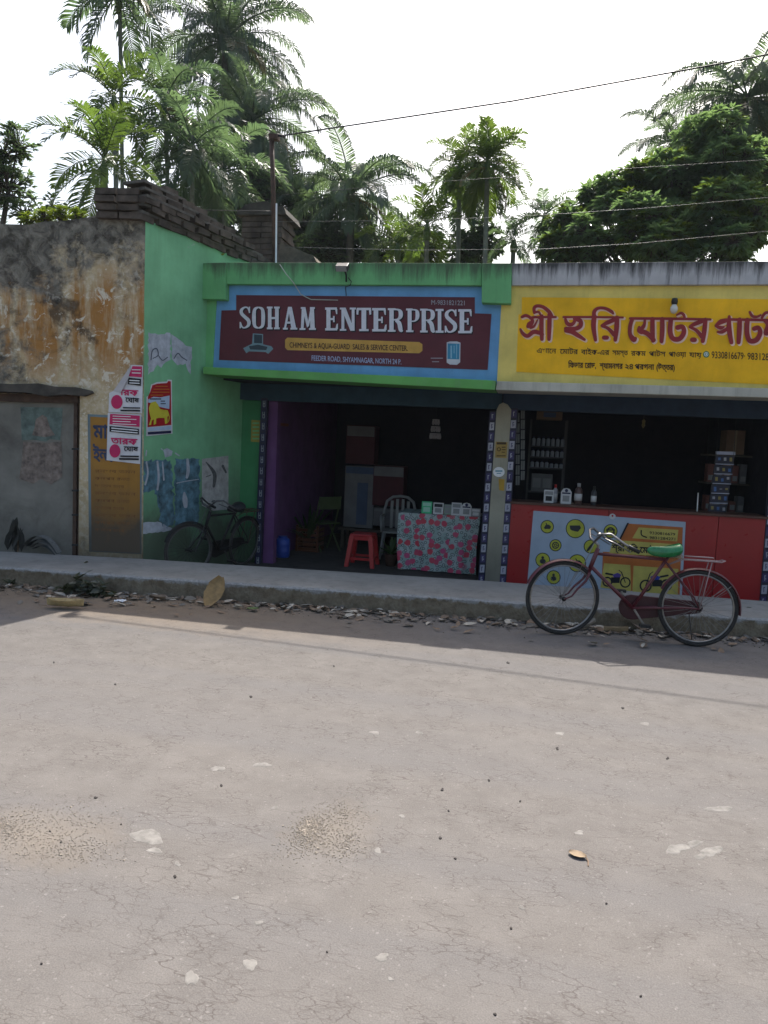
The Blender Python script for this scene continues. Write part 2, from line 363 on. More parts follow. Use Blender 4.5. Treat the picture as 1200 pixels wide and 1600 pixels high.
def mat_kerb():
    m, ns, ls, b = nt('cement edge over rough earthy kerb'); co = coords(ns)
    sep = ns.new('ShaderNodeSeparateXYZ'); ls.new(co, sep.inputs[0])
    n1 = noise_tex(ns, ls, co, 9, 7, .65); n2 = noise_tex(ns, ls, co, 40, 5, .6)
    col = mix(ns, ls, ramp(ns, ls, n1, (.35, 0.0), (.65, 1.0)), (.13, .10, .065), (.21, .175, .125))
    k = ramp(ns, ls, math_n(ns, ls, 'ADD', sep.outputs[2], math_n(ns, ls, 'MULTIPLY', math_n(ns, ls, 'SUBTRACT', n1, .5), .16)), (.145, 0.0), (.165, 1.0))
    col = mix(ns, ls, k, col, (.27, .265, .255)); col = mix(ns, ls, 1.0, col, ramp(ns, ls, n2, (.3, .75), (.7, 1.15)), 'MULTIPLY')
    ls.new(col, b.inputs['Base Color']); b.inputs['Roughness'].default_value = .95; bump(ns, ls, b, math_n(ns, ls, 'ADD', n1, math_n(ns, ls, 'MULTIPLY', n2, .5)), .8, .03); return m
def gpx(px, py, z=0.0): return PZ(z)(px, py)
_p1, _p2 = gpx(520, 1300), gpx(60, 1305)
POT = [(_p1.x, _p1.y, .22, .30), (_p2.x, _p2.y, .42, .3)]
M_ROAD = mat_road(); M_OLD = mat_old_wall()
M_GREENWALL = mat_wall('turquoise green wall paint', (.19, .45, .24), low=(.0, 2.1, .85), streak=.15, bare=(.36, .40, .34), bare_amt=-.06)  # low: shade of ledge and soffit painted in as a darkening foot
M_GREEN = mat_wall('green fascia paint', (.155, .42, .175), top=(3.5, 3.95, .75), streak=.22)
M_GREENLEDGE = mat_wall('green ledge paint', (.13, .36, .10), streak=.35, dirt_or_shade=(.2, .22, .17))
M_BLUE = mat_wall('blue border paint', (.14, .33, .56), streak=.12)
M_MAROON = mat('maroon sign paint', (.095, .016, .024), .55, .2, 3, .05)
M_YELLOW = mat_wall('ochre sign paint', (.86, .47, .018), streak=.10, dirt_or_shade=(.25, .1, .01))
M_CREAM = mat_wall('cream yellow border paint', (.72, .57, .16), streak=.15)
M_GREYPAR = mat_wall('raw cement parapet', (.48, .465, .46), dirt_or_shade=(.03, .03, .028), top=(3.55, 3.95, .9), streak=.65)
M_CEMENTLEDGE = mat_wall('pale cement ledge', (.46, .44, .37), streak=.4)
M_WALK = mat_wall('smooth cement walkway', (.25, .238, .216), streak=.35)
M_KERB = mat_kerb()
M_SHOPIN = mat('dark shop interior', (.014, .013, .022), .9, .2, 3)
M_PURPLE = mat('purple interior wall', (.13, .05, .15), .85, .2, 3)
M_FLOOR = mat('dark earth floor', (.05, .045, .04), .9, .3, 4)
M_PILLAR = mat_wall('grey cement pillar', (.33, .31, .24), low=(-.1, 1.2, .55), streak=.4)
M_BRICK = mat('mouldy old brick', (.10, .082, .068), .95, .6, 5, .9, 22, .1, grime=.7)
M_MORTAR = mat('old mortar', (.10, .092, .08), .95, .4, 8, .4)
M_RUST = mat('rusted iron', (.075, .045, .032), .8, .4, 12, .3)
M_DARKMETAL = mat('dark metal', (.03, .03, .032), .5, .3, 10, .1, metal=.4)
M_CHROME = mat('worn chrome', (.62, .62, .62), .25, .15, 20, .05, metal=1)
M_WHITE = flat('white print', (.72, .72, .72)); M_PAPER = mat('white poster paper', (.62, .61, .63), .8, .12, 8, .15, 30)
M_BLACK = flat('black print', (.012, .012, .015)); M_NAVY = flat('navy print', (.02, .02, .06))
M_PINK = flat('magenta print', (.50, .022, .11)); M_RED = flat('red print', (.36, .012, .018))
M_LEMON = flat('lemon print', (.55, .48, .04)); M_ORANGE = flat('orange print', (.52, .15, .02)); M_SKYPRINT = flat('pale blue print', (.42, .52, .66))
M_DIRTY = mat('dirty paper', (.40, .39, .37), .9, .4, 9, .3)

# ------------------------------------------------------------------ the setting
def structure(o): o['kind'] = 'structure'; return o
structure(MB().box((-90, 3, -.5), (90, 110, -.13)).build('ground', mat('bare earth and weeds', (.085, .085, .04), .95, .4, 1.2)))
def road_pt(u, v):
    x = -45 + 90*u; y = -14 + 23.0*v
    return Vector((x, y, 0.0))
structure(MB().box((-45, -14, -.3), (45, 9.05, -.02)).grid(road_pt, 180, 60).build('road', M_ROAD, smooth=True))
WB = [(-12, 6.95), (-6.05, 7.60), (-4.39, 7.86), (-0.33, 8.26), (2.47, 8.40), (12, 9.0)]
WF = [(-12, 6.20), (-5.44, 6.80), (-1.36, 7.16), (2.31, 7.50), (12, 8.3)]
def lerp_line(L, x):
    for (a, b), (c, d) in zip(L, L[1:]):
        if x <= c: return b + (d-b)*(x-a)/(c-a)
    return L[-1][1]
mb = MB(); xs = [-12 + .06*i for i in range(401)]
top = []; 
for i, x in enumerate(xs):
    yf = lerp_line(WF, x) + .022*mnoise.noise(Vector((x*3, 0, 1))) + .03*max(0, mnoise.noise(Vector((x*9, 0, 2))))**1.5
    top.append([Vector((x, yf + .02, -.25)), Vector((x, yf + .03*mnoise.noise(Vector((x*6, 3, 0))), .0)), Vector((x, yf+.012*mnoise.noise(Vector((x*9, 5, 0))), .172)), Vector((x, yf+.018, .190 + .008*mnoise.noise(Vector((x*13, 1, 0))))), Vector((x, yf+.05, .2)), Vector((x, lerp_line(WB, x), .2)), Vector((x, lerp_line(WB, x), -.3))])
n = len(top[0])
mb.add([v for r in top for v in r], [(i*n+j, (i+1)*n+j, (i+1)*n+j+1, i*n+j+1) for i in range(len(xs)-1) for j in range(n-1)])
walk = structure(mb.build('walkway', M_WALK))
walk.data.materials.append(M_KERB)
for p in walk.data.polygons: p.material_index = 1 if (p.index % (n-1)) < 3 else 0
structure(MB().box((-4.9, 7.0, -.4), (4.2, 14, -.1)).build('shop_floor', M_FLOOR))

# stuck splashes and stones on the road, children of the road piece they lie on
road = bpy.data.objects['road']
M_SPLAT = mat('pale dried cement splash', (.185, .174, .160), .9, .4, 20, .2)
def blob(px, py, rx, ry, h=.006, n=14, seed=0):
    c = gpx(px, py, .0); e = gpx(px+rx, py, .0); g = gpx(px, py+ry, .0); ax = (e-c); ay = (g-c); r = random.Random(seed)
    ph = [r.uniform(0, 6.28) for _ in range(3)]
    ring = []
    for k in range(n):
        a = 2*math.pi*k/n; q = 1 + .22*math.sin(2*a+ph[0]) + .15*math.sin(3*a+ph[1]) + .1*math.sin(5*a+ph[2])
        ring.append(c + ax*math.cos(a)*q + ay*math.sin(a)*q)
    top = [c + (p-c)*.8 + Vector((0, 0, h)) for p in ring]
    ring = [p + Vector((0, 0, .0005)) for p in ring]
    return MB().add(ring+top, [(k, (k+1)%n, n+(k+1)%n, n+k) for k in range(n)] + [tuple(range(n, 2*n))])
for i, (px, py, rx, ry) in enumerate([(230, 1307, 29, 10), (242, 1329, 10, 5), (277, 1350, 5, 3.5), (391, 1507, 9, 11), (299, 1528, 9, 13), (597, 1496, 11, 6), (590, 1329, 6, 4), (340, 1201, 10, 4), (410, 1195, 12, 4), (1058, 1326, 17, 8), (1085, 1318, 12, 5), (1112, 1330, 16, 8), (1095, 1338, 9, 5), (1125, 1264, 18, 5), (585, 1145, 7, 3), (655, 1145, 6, 2.5), (404, 1442, 6, 4), (368, 1403, 6, 3), (875, 1146, 6, 3), (905, 1301, 8, 3), (628, 1275, 5, 2.5), (1008, 1131, 6, 3), (610, 1530, 5, 3), (815, 1418, 5, 3), (960, 1538, 4, 3), (430, 1262, 5, 3)]):
    blob(px, py, rx, ry, .0015, seed=i).build('cement_splash', M_SPLAT, road)
M_STONE = mat('dark road chippings', (.035, .03, .028), .9, .3, 30)
for i in range(26):
    px, py = R.uniform(10, 1190), R.uniform(1000, 1590); r_ = R.uniform(1.3, 3.0)
    blob(px, py, r_, r_*.8, .004, 7, 100+i).build('stone_chip', M_STONE, road)
OFFS = [(R.uniform(-1.3, 1.3), R.uniform(-1.3, 1.3), R.uniform(.25, .8)) for _ in range(9)]
def gravel(name, px, py, sx, sy, cnt, label, col):
    m = MB(); c0 = gpx(px, py)
    for i in range(cnt):
        j = int(R.random()**1.7*9); x = c0.x + OFFS[j][0]*sx + R.gauss(0, sx*OFFS[j][2]); y = c0.y + OFFS[j][1]*sy + R.gauss(0, sy*OFFS[j][2]); s = R.uniform(.001, .0042) * (R.uniform(1.4, 2.4) if R.random() < .04 else 1)
        pts = []
        for k in range(5):
            a = 2*math.pi*k/5 + R.uniform(-.4, .4); pts.append(Vector((x+s*math.cos(a)*R.uniform(.7, 1.4), y+s*math.sin(a), -.004)))
        tp = [p*.55 + Vector((x, y, 0))*.45 + Vector((0, 0, .004 + s*R.uniform(.1, .35))) for p in pts]
        m.add(pts+tp, [(k, (k+1)%5, 5+(k+1)%5, 5+k) for k in range(5)] + [(5, 6, 7, 8, 9)])
    return tag(m.build(name, col), label, 'gravel', kind='stuff')
M_SANDGRAV = mat('sandy gravel', (.28, .242, .198), .95, .45, 40, .2)
gravel('gravel', 520, 1295, .085, .12, 2600, 'loose sandy gravel in the broken road surface, middle', M_SANDGRAV)
gravel('gravel', 70, 1300, .2, .10, 2600, 'loose sandy gravel scattered on the road at left', M_SANDGRAV)

# ------------------------------------------------------------------ old building on the left
def slab(plane, pts, thick, off=0.0, mb=None):
    """polygon given in photo pixels on a plane, extruded away from the viewer"""
    m = mb or MB(); q = [plane(x, y, off) for x, y in pts]
    m.prism(q, -plane.n * thick); return m
old = root0('old_building', 'crumbling old building with stained plaster front and green end wall', 'building')
slab(OLDW, [(128, 341), (150, 337), (168, 331), (190, 333), (227.3, 338), (221, 905), (122, 905)], .28).build('front_wall', M_OLD, old)
slab(OLDW, [(-330, 372), (-240, 360), (-150, 362), (-60, 352), (0, 350), (45, 351), (70, 346), (100, 345), (127.8, 341), (124.5, 618), (-330, 590)], .28).build('upper_wall', M_OLD, old)
slab(OLDW, [(-330, 592), (-70, 606), (-70, 895), (-330, 880)], .28).build('side_wall', M_OLD, old)
# green end wall, from the front corner back past the shop front
a, b_ = endw_xy(0.0), endw_xy(2.9); nrm = ENDW.n
q = [a + Vector((0, 0, -.15)), b_ + Vector((0, 0, -.15)), b_ + Vector((0, 0, 4.08)), a + Vector((0, 0, 4.08))]
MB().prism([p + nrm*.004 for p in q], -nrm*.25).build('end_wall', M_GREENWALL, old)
# back part so that the building has a body
MB().box((-9.8, 8.6, -.1), (-4.75, 14, 3.6)).build('rear_block', M_OLD, old)
# brick coping on the end wall: courses of single bricks stepping out
def brick_mesh(L=.25, Wd=.12, H=.07):
    m = MB(); r = random.Random(int(L*1000+Wd*100))
    vs = [Vector((x*L/2*r.uniform(.95, 1.0), y*Wd/2*r.uniform(.93, 1), z*H/2*r.uniform(.9, 1))) for x, y, z in ((-1,-1,-1),(1,-1,-1),(1,1,-1),(-1,1,-1),(-1,-1,1),(1,-1,1),(1,1,1),(-1,1,1))]
    m.add(vs, [(3,2,1,0),(4,5,6,7),(0,1,5,4),(1,2,6,5),(2,3,7,6),(3,0,4,7)])
    return m.mesh('brick', M_BRICK)
BR = [brick_mesh(.25, .30, .07), brick_mesh(.24, .31, .068), brick_mesh(.245, .29, .072)]
ang = math.atan2(1, .235)
for c in range(6):
    out = (.02, .05, .09, .07, .05, .0)[c]; z = 4.10 + c*.082; t = -.12 + (c % 2)*.12 + (.0, 0, 0, 0, .1, .3)[c]
    tend = (2.6, 2.4, 1.9, 1.35, .8, .45)[c]
    while t < tend:
        if c < 4 or R.random() < .88:
            o = bpy.data.objects.new('brick', BR[R.randrange(3)]); COL.objects.link(o); o.parent = old
            p = endw_xy(t+.12) - nrm*(.12-out) + Vector((0, 0, z + R.uniform(-.006, .006)))
            o.location = p; o.rotation_euler = (R.uniform(-.07, .07), R.uniform(-.06, .06), ang + R.uniform(-.08, .08)); o.scale = (R.uniform(.85, 1.06), R.uniform(.88, 1.1), R.uniform(.88, 1.12))
        t += .262
    if c < 4:      # return along the front
        for k in range(2):
            o = bpy.data.objects.new('brick', BR[R.randrange(3)]); COL.objects.link(o); o.parent = old
            p = OLDW(205 - k*31, 320) ; p = Vector((-4.62 - k*.262, 7.93 + .12*(-.16 - k*.262) - out*.8 + .1, z))
            o.location = p; o.rotation_euler = (0, R.uniform(-.02, .02), .12)
m = MB()
for c in range(5):
    z = 4.10 + c*.082 + .04
    p0, p1 = endw_xy(-.1) - nrm*.13, endw_xy((2.4, 2.2, 1.7, 1.15, .6)[c]) - nrm*.13
    d = nrm*.11; e = nrm*(.148 + (.02, .05, .09, .07, .05)[c]); m.prism([p0-d+Vector((0,0,z-.016)), p0+e+Vector((0,0,z-.016)), p1+e+Vector((0,0,z-.016)), p1-d+Vector((0,0,z-.016))], (0, 0, .03))
m.build('mortar_bed', M_MORTAR, old)
# broken concrete ledge over the gate with rubbish on it
mb = MB()
def ledge(u, v):
    px = -330 + 480*u; return None
slab(OLDW, [(-330, 588), (20, 600), (60, 599), (85, 604), (118, 605), (140, 610), (143, 614), (130, 619), (100, 616), (70, 619), (40, 613), (-330, 600)], .30, .07, mb)
mb.build('ledge', mat('sooty concrete ledge', (.075, .066, .055), .95, .5, 6, .6), old)
# painted notice on the front wall
pn = Draw(OLDW, .002)
pn.poly([(137, 647), (222, 651), (221, 866), (139, 862)]).build('notice_border', mat_wall('faded blue border', (.16, .22, .24), low=(.2, 1.2, .9), streak=.3), old)
pn = Draw(OLDW, .004)
pn.poly([(141, 651), (219, 655), (218.5, 864), (143, 860)]).build('painted_notice', mat_wall('faded ochre notice paint', (.34, .17, .035), low=(.3, 1.55, .97), streak=.3, dirt_or_shade=(.075, .06, .045)), old)
t = Draw(OLDW, .0055); t.text('মা', 146, 684, 168, 685, 22, .03); t.text('ইলে', 146, 719, 176, 721, 20, .03)
t.build('notice_lettering', mat('faded blue lettering', (.05, .06, .11), .9, .4, 20), old)
for k in range(9):
    y = 738 + k*11.5; t = Draw(OLDW, .0055)
    t.text(('রনখব তমন', 'কলপব রনত', 'দখতল মনব')[k % 3], 148, y, 212 - (k % 3)*9, y+2, 5, .0)
    t.build('notice_small_lettering', mat('faded brown lettering', (.17, .075, .025), .9, .4, 20), old)

# sheet iron gate in the old wall
gate = root0('sheet_gate', 'grey sheet metal gate with torn poster remains in the old wall', 'gate')
GP = Plane(OLDW.p - OLDW.n*.09, OLDW.n)
slab(GP, [(-64, 626), (116, 630), (113, 890), (-64, 880)], .012).build('sheet', mat('grey dusty sheet iron', (.18, .17, .145), .7, .3, 3, .2, grime=.5), gate)
for pts in ([(115.5, 612), (121, 612), (118, 893), (112.5, 893)], [(124, 618), (131, 618), (128, 893), (120.5, 893)]):
    slab(GP, pts, .04, .05).build('gate_post', M_RUST, gate)
slab(GP, [(-66, 613), (122, 618), (122, 630), (-66, 625)], .05, .045).build('top_rail', M_RUST, gate)
for y in (700, 765, 803, 850): slab(GP, [(112, y), (127, y), (127, y+3), (112, y+3)], .01, .06).build('hinge', M_DARKMETAL, gate)
gp = Draw(GP, .003)
gp.poly([(32, 636), (98, 637), (97, 657), (94, 688), (78, 686), (72, 690), (50, 687), (34, 688)]).build('poster_remains', mat('faded teal poster remains', (.13, .17, .15), .9, .5, 9), gate)
gp = Draw(GP, .005); gp.poly([(56, 655), (66, 648), (73, 652), (78, 668), (86, 680), (70, 683), (50, 680), (54, 668)]); gp.poly([(36, 690), (70, 692), (96, 690), (97, 745), (80, 757), (64, 748), (52, 756), (30, 748), (34, 720)])
gp.build('scraped_paper', mat('scraped paper', (.20, .16, .135), .95, .6, 14), gate)

# posters
def curl_sheet(plane, name, label, quad, fold=None):
    r_ = root0(name, label, 'poster', 'pink election posters on the old wall'); m = MB()
    (ax, ay), (bx, by), (cx, cy), (dx, dy) = quad
    def fn(u, v):
        x = (ax*(1-u)+bx*u)*(1-v) + (dx*(1-u)+cx*u)*v; y = (ay*(1-u)+by*u)*(1-v) + (dy*(1-u)+cy*u)*v
        return plane(x, y, .012 + .004*math.sin(u*5+v*3))
    m.grid(fn, 8, 12); m.build('paper', M_PAPER, r_); return r_
p1 = curl_sheet(OLDW, 'election_poster', 'lower pink and white election poster pasted over the ochre notice', [(168.5, 645), (221, 647.5), (219, 725), (166.5, 719)])
d = Draw(OLDW, .019); d.poly([(172, 646.5), (218.5, 649.5), (218, 667), (171, 663)]); d.build('magenta_band', M_PINK, p1); d = Draw(OLDW, .019); d.disc(179.5, 704.5, 8.6, 10.5); d.build('magenta_disc', M_PINK, p1); d = Draw(OLDW, .019)
d.text('তারক', 173.5, 693, 214.5, 695, 10, .035); d.build('magenta_print', M_PINK, p1)
d = Draw(OLDW, .0235); d.poly([(171, 665.5), (217, 670), (217, 679), (171, 674.5)]); d.text('েঘাষ', 193.5, 704.5, 215.5, 705.5, 8, .03); d.rect(188, 711.5, 217, 714, .02); d.rect(186, 715.5, 217, 718.5, .02); d.build('black_print', M_BLACK, p1)
d = Draw(OLDW, .0275)
for k in range(4): d.rect(176, 649.5+k*4, 204 + 9*(k % 2), 650.6+k*4, .04)
for k in range(2): d.rect(174, 668+k*4, 215, 669.6+k*4, .09)
d.build('white_print', M_WHITE, p1)
p2 = root0('election_poster', 'upper pink and white election poster with its top left corner folded down', 'poster', 'pink election posters on the old wall')
d = Draw(OLDW, .012); d.poly([(205, 570), (223.5, 571), (222, 646), (169.5, 644), (170.5, 614), (177, 611)]); d.build('paper', M_PAPER, p2)
q = [OLDW(205, 570, .013), OLDW(177, 611, .013), OLDW(189, 613, .03), OLDW(201, 590, .035)]
MB().poly(q).build('folded_corner', mat('paper back', (.45, .42, .42), .9, .1), p2)
d = Draw(OLDW, .017); d.poly([(207, 572), (222, 572.5), (221.5, 589.5), (201, 588)]); d.build('magenta_band', M_PINK, p2); d = Draw(OLDW, .017); d.disc(182.5, 628, 9, 11); d.build('magenta_disc', M_PINK, p2); d = Draw(OLDW, .017); d.text('ারক', 188, 617, 216, 618.5, 9.5, .035); d.build('magenta_print', M_PINK, p2)
d = Draw(OLDW, .022); d.poly([(201, 590), (220.5, 592), (220, 603), (199.5, 600)]); d.text('েঘাষ', 196, 628, 217, 629.5, 8, .03); d.rect(192, 636, 219, 638, .02); d.rect(188, 640, 219, 642.5, .02); d.build('black_print', M_BLACK, p2)
d = Draw(OLDW, .026)
for k in range(2):
    Draw(OLDW, .026).rect(206, 577+k*5, 220, 578.3+k*5, .02).build('white_line', M_WHITE, p2); Draw(OLDW, .026).rect(202, 593.5+k*4, 218, 595+k*4, .05).build('white_line', M_WHITE, p2)

lp = root0('lion_poster', 'red poster with a yellow lion, torn at its top, on the green wall', 'poster')
d = Draw(ENDW, .008); d.poly([(236, 601), (245, 597), (261, 596), (262, 593), (268.5, 593.5), (269.5, 677.5), (228.5, 681.5), (229, 620), (233, 618)]); d.build('paper', M_PAPER, lp)
d = Draw(ENDW, .010); d.poly([(238, 602), (246, 599.5), (261, 598.5), (263, 595), (267, 596), (267.7, 664), (230.5, 667.5), (231, 620), (234.5, 613)]); d.build('red_print', M_RED, lp)
d = Draw(ENDW, .0125); d.poly([(231.5, 624), (240, 620), (250, 621), (265, 618), (264.5, 639), (250, 636), (240, 630), (231.5, 629)]); d.poly([(231, 668.5), (267.5, 665.5), (267.6, 671), (231, 673.5)]); d.build('pale_blue_print', M_SKYPRINT, lp)
d = Draw(ENDW, .015); d.rect(231, 675, 267.5, 679, -.06); d.rect(234, 622.5, 252, 624.3); d.rect(251, 626, 258, 627.5); d.rect(251, 630, 259, 631.5); d.build('dark_print', M_NAVY, lp)
d = Draw(ENDW, .0175)   # the lion, facing left
d.poly([(236, 629), (243, 627), (247, 632), (250, 639), (256, 640.5), (262, 641), (264, 647), (261.5, 652), (262, 661), (258, 662.5), (257, 653), (248, 653), (244, 654), (244, 662), (240, 664), (240.5, 655), (237.5, 657), (236, 664), (232.5, 664), (236, 654), (233.5, 645), (232.5, 637)])
d.stroke([(262, 643, 1.6), (264.5, 652, 1.3), (263, 659, 1.2)]); d.build('lion', M_LEMON, lp)
d = Draw(ENDW, .022)
for k, (x0, x1) in enumerate([(243, 262), (240, 265), (237, 265), (235, 255)]): d.rect(x0, 603+k*4.6, x1, 604.2+k*4.6, .0)
d.build('yellow_print', M_ORANGE, lp)

def torn_paper(label, pts, material, marks=None, mm=None, name='torn_poster', off=.006):
    r_ = root0(name, label, 'poster', 'torn posters on the green wall')
    d = Draw(ENDW, off); d.poly(pts); d.build('paper', material, r_)
    if marks:
        d = Draw(ENDW, off+.003)
        for s_ in marks: d.stroke(s_)
        d.build('print', mm, r_)
    return r_
def jag(pts, amp=1.2, seed=1):
    r = random.Random(seed); out = []
    for (x0, y0), (x1, y1) in zip(pts, pts[1:] + pts[:1]):
        n_ = max(1, int(math.hypot(x1-x0, y1-y0)/4))
        for k in range(n_): out.append((x0+(x1-x0)*k/n_ + (r.uniform(-amp, amp) if k else 0), y0+(y1-y0)*k/n_ + (r.uniform(-amp, amp) if k else 0)))
    return out
M_TORN = mat('torn pale poster', (.40, .43, .47), .9, .3, 12, .3); M_INK = mat('grey ink', (.09, .10, .13), .9, .3, 20)
torn_paper('torn white paper high on the green wall, left of the pair', jag([(232, 519), (247, 523), (266, 520), (267, 562), (259, 566), (252, 575), (246, 570), (240, 580), (231, 586)], 1.4, 1), M_TORN, [[(236, 562, 1.6), (238, 548, 1.8), (245, 545, 1.8), (247, 555, 1.6), (239, 560, 1.4)], [(248, 556, 1.5), (254, 563, 1.5), (262, 558, 1.4)]], M_INK)
torn_paper('torn white paper high on the green wall, right of the pair', jag([(268, 522), (282, 532), (290, 540), (300, 542), (298, 585), (294, 580), (290, 568), (277, 571), (268, 560)], 1.4, 2), M_TORN, [[(272, 560, 1.4), (278, 552, 1.7), (284, 558, 1.6), (292, 563, 1.5)]], M_INK)
M_BLUEP = mat('faded blue poster', (.10, .20, .25), .8, .7, 9, .3, grime=.6); M_BLUED = mat('dark blue poster', (.05, .095, .14), .8, .5, 6, .3)
torn_paper('shredded blue and white poster low on the green wall, near the corner', jag([(224, 720), (266, 719), (270, 760), (271, 818), (262, 826), (250, 815), (246, 780), (240, 765), (224, 770)], 3.0, 3), M_BLUEP, [[(229, 722, 3), (231, 740, 2.5), (227, 757, 3)], [(246, 721, 3), (248, 745, 3.5), (246, 765, 3)], [(254, 722, 2), (256, 750, 2.5)]], M_TORN)
torn_paper('strip of torn white paper at the foot of the green wall', jag([(223, 817), (246, 815), (269, 825), (268, 829), (238, 833), (223, 834)], 1.0, 4), M_TORN)
torn_paper('blue poster with a white bust, second from the corner on the green wall', jag([(273, 716), (312, 717), (312, 790), (308, 822), (274, 822)], 1.8, 5), M_BLUEP, [[(293, 718, 4), (294, 735, 5), (292, 746, 4)], [(276, 755, 1.2), (290, 752, 1.4), (310, 749, 1.2)], [(288, 770, 3), (289, 780, 8), (290, 791, 6)]], M_TORN)
torn_paper('grey paper notice behind the dark bicycle on the green wall', [(315.5, 717), (357, 712), (357, 796), (333, 798), (315.5, 790)], M_DIRTY, [[(322, 722, 1.5), (335, 740, 6), (334, 760, 4)], [(348, 728, 4), (353, 738, 3)], [(322, 745, 1.2), (330, 742, 1.2)]], mat('grey print', (.10, .10, .10), .9, .4, 20))
d = torn_paper('specks of old paper left on the green wall above the blue posters', [(255, 703), (261, 700), (270, 705), (268, 712), (258, 715)], M_TORN, [[(229, 704, 2), (228, 712, 2)], [(252, 701, 1.5), (254, 703, 1.5)], [(274, 708, 2), (280, 712, 2)]], M_TORN)

# brick pier behind the coping, with a mossy tiled cap; iron pole
pier = root0('brick_pier', 'dark square brick pier with sloping cap behind the green shop roof', 'pier')
Y0 = 10.7; A = PY(Y0)(378, 345); B = PY(Y0)(441, 345); zc = PY(Y0)(400, 335).z
nb = int((zc - 3.5)/.08)
M_PBK = [MB().box((0, 0, 0), (.30, .30, .07)).mesh('brick', M_BRICK), MB().box((0, 0, 0), (.32, .31, .068)).mesh('brick', M_BRICK)]
MB().box((A.x+.02, Y0+.02, 3.4), (B.x-.02, Y0+.55, zc)).build('core', M_MORTAR, pier)
for c in range(nb):
    for k in range(2):
        for j in range(2):
            o = bpy.data.objects.new('brick', M_PBK[(c+k) % 2]); COL.objects.link(o); o.parent = pier
            wdt = (B.x - A.x)/2; o.location = (A.x + k*wdt + R.uniform(0, .01), Y0 + j*.29 + R.uniform(-.012, .0), 3.5 + c*.08); o.scale = (wdt/.318, .92, 1)
MB().prism([(A.x-.06, Y0-.06, zc-.02), (B.x+.08, Y0-.06, zc-.02), (B.x+.04, Y0-.06, zc+.08), ((A.x+B.x)/2+.05, Y0-.06, zc+.17), (A.x+.08, Y0-.06, zc+.13), (A.x-.05, Y0-.06, zc+.03)], (0, .7, 0)).build('cap', mat('mossy tile cap', (.06, .055, .045), .95, .5, 8, .6), pier)
tag(slab(PY(10.6), [(438, 378), (490, 400), (494, 408), (470, 420), (430, 420)], .5).build('broken_parapet', mat('broken brick rubble', (.12, .095, .07), .95, .5, 8, .8)), 'broken sloping brick parapet to the right of the dark pier', 'wall')
pole = root0('iron_pole', 'rusty iron pole with a bracket standing on the roof', 'pole')
pl = PY(10.35); MB().tube([pl(424, 212) , pl(427, 300), pl(430, 440)], .035, 8).build('post', M_RUST, pole, True)
MB().tube([pl(432, 318, .06), pl(431, 440, .06)], .013, 6).build('conduit', M_WHITE, pole)
slab(pl, [(420, 208), (433, 209), (433, 216), (420, 216)], .12, .06).build('bracket', M_RUST, pole)
MB().tube([pl(433, 211), pl(446, 213)], .02, 6).build('insulator', M_DARKMETAL, pole)

# ------------------------------------------------------------------ green shop
gs = root0('green_shop', 'green shop with open front and blue bordered fascia beside the old building', 'shop')
FB = 9.42
def fac(name, pts, mat_, parent, front=9.0, back=FB, bevel=.008): return slab(PY(front), pts, back-front).build(name, mat_, parent, bevel=bevel)
fac('fascia_wall', [(330, 440), (785, 440), (777, 600), (325, 578)], M_BLUE, gs, 9.07, bevel=0)
fac('top_beam', [(352.5, 410), (752.5, 411), (752.5, 446), (352.5, 444)], M_GREEN, gs, 9.0, FB+.003)
fac('corner_block', [(313, 411), (352.3, 410), (352.3, 468), (313, 467)], M_GREEN, gs, 8.955, FB-.003)
fac('corner_block', [(752.7, 411), (799.5, 411), (798.5, 474.5), (752.5, 473)], M_GREEN, gs, 8.955, FB-.003)
fac('jamb_strip', [(313, 468), (338, 468), (332, 575), (316, 574)], M_GREEN, gs, 9.05, FB-.006)
fac('ledge', [(317, 573), (775, 594.5), (773.5, 609.5), (317, 584.5)], M_GREENLEDGE, gs, 8.90, FB+.006)
# roof slab, lintel, side and back walls of the room
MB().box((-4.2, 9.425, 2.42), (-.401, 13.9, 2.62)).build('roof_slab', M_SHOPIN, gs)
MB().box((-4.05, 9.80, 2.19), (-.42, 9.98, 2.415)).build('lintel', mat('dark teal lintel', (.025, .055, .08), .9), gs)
MB().box((-4.05, 9.86, -.12), (-3.72, 10.0, 2.185)).build('return_wall', mat_wall('green return wall', (.05, .21, .085), low=(-.1, 1.2, .7), streak=.1), gs)  # wall green made darker, with the shade under the soffit put into the colour
MB().box((-3.90, 10.01, -.12), (-3.66, 13.7, 2.41)).build('side_wall', M_PURPLE, gs)
MB().box((-3.72, 9.90, -.12), (-3.50, 10.04, 2.185)).build('inner_jamb', M_PURPLE, gs)
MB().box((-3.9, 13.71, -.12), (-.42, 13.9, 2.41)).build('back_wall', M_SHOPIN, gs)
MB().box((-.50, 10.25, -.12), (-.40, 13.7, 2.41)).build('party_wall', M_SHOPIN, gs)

# sign painted on it
SG = PY(9.068)
sg = root0('shop_sign', 'maroon painted shop sign with white lettering on the green shop', 'sign')
Draw(SG, .004).poly([(369, 461), (742, 464.5), (742, 489.5), (768, 490.5), (762, 578), (342, 562.5), (346, 485), (369, 484.5)]).build('panel', M_MAROON, sg)
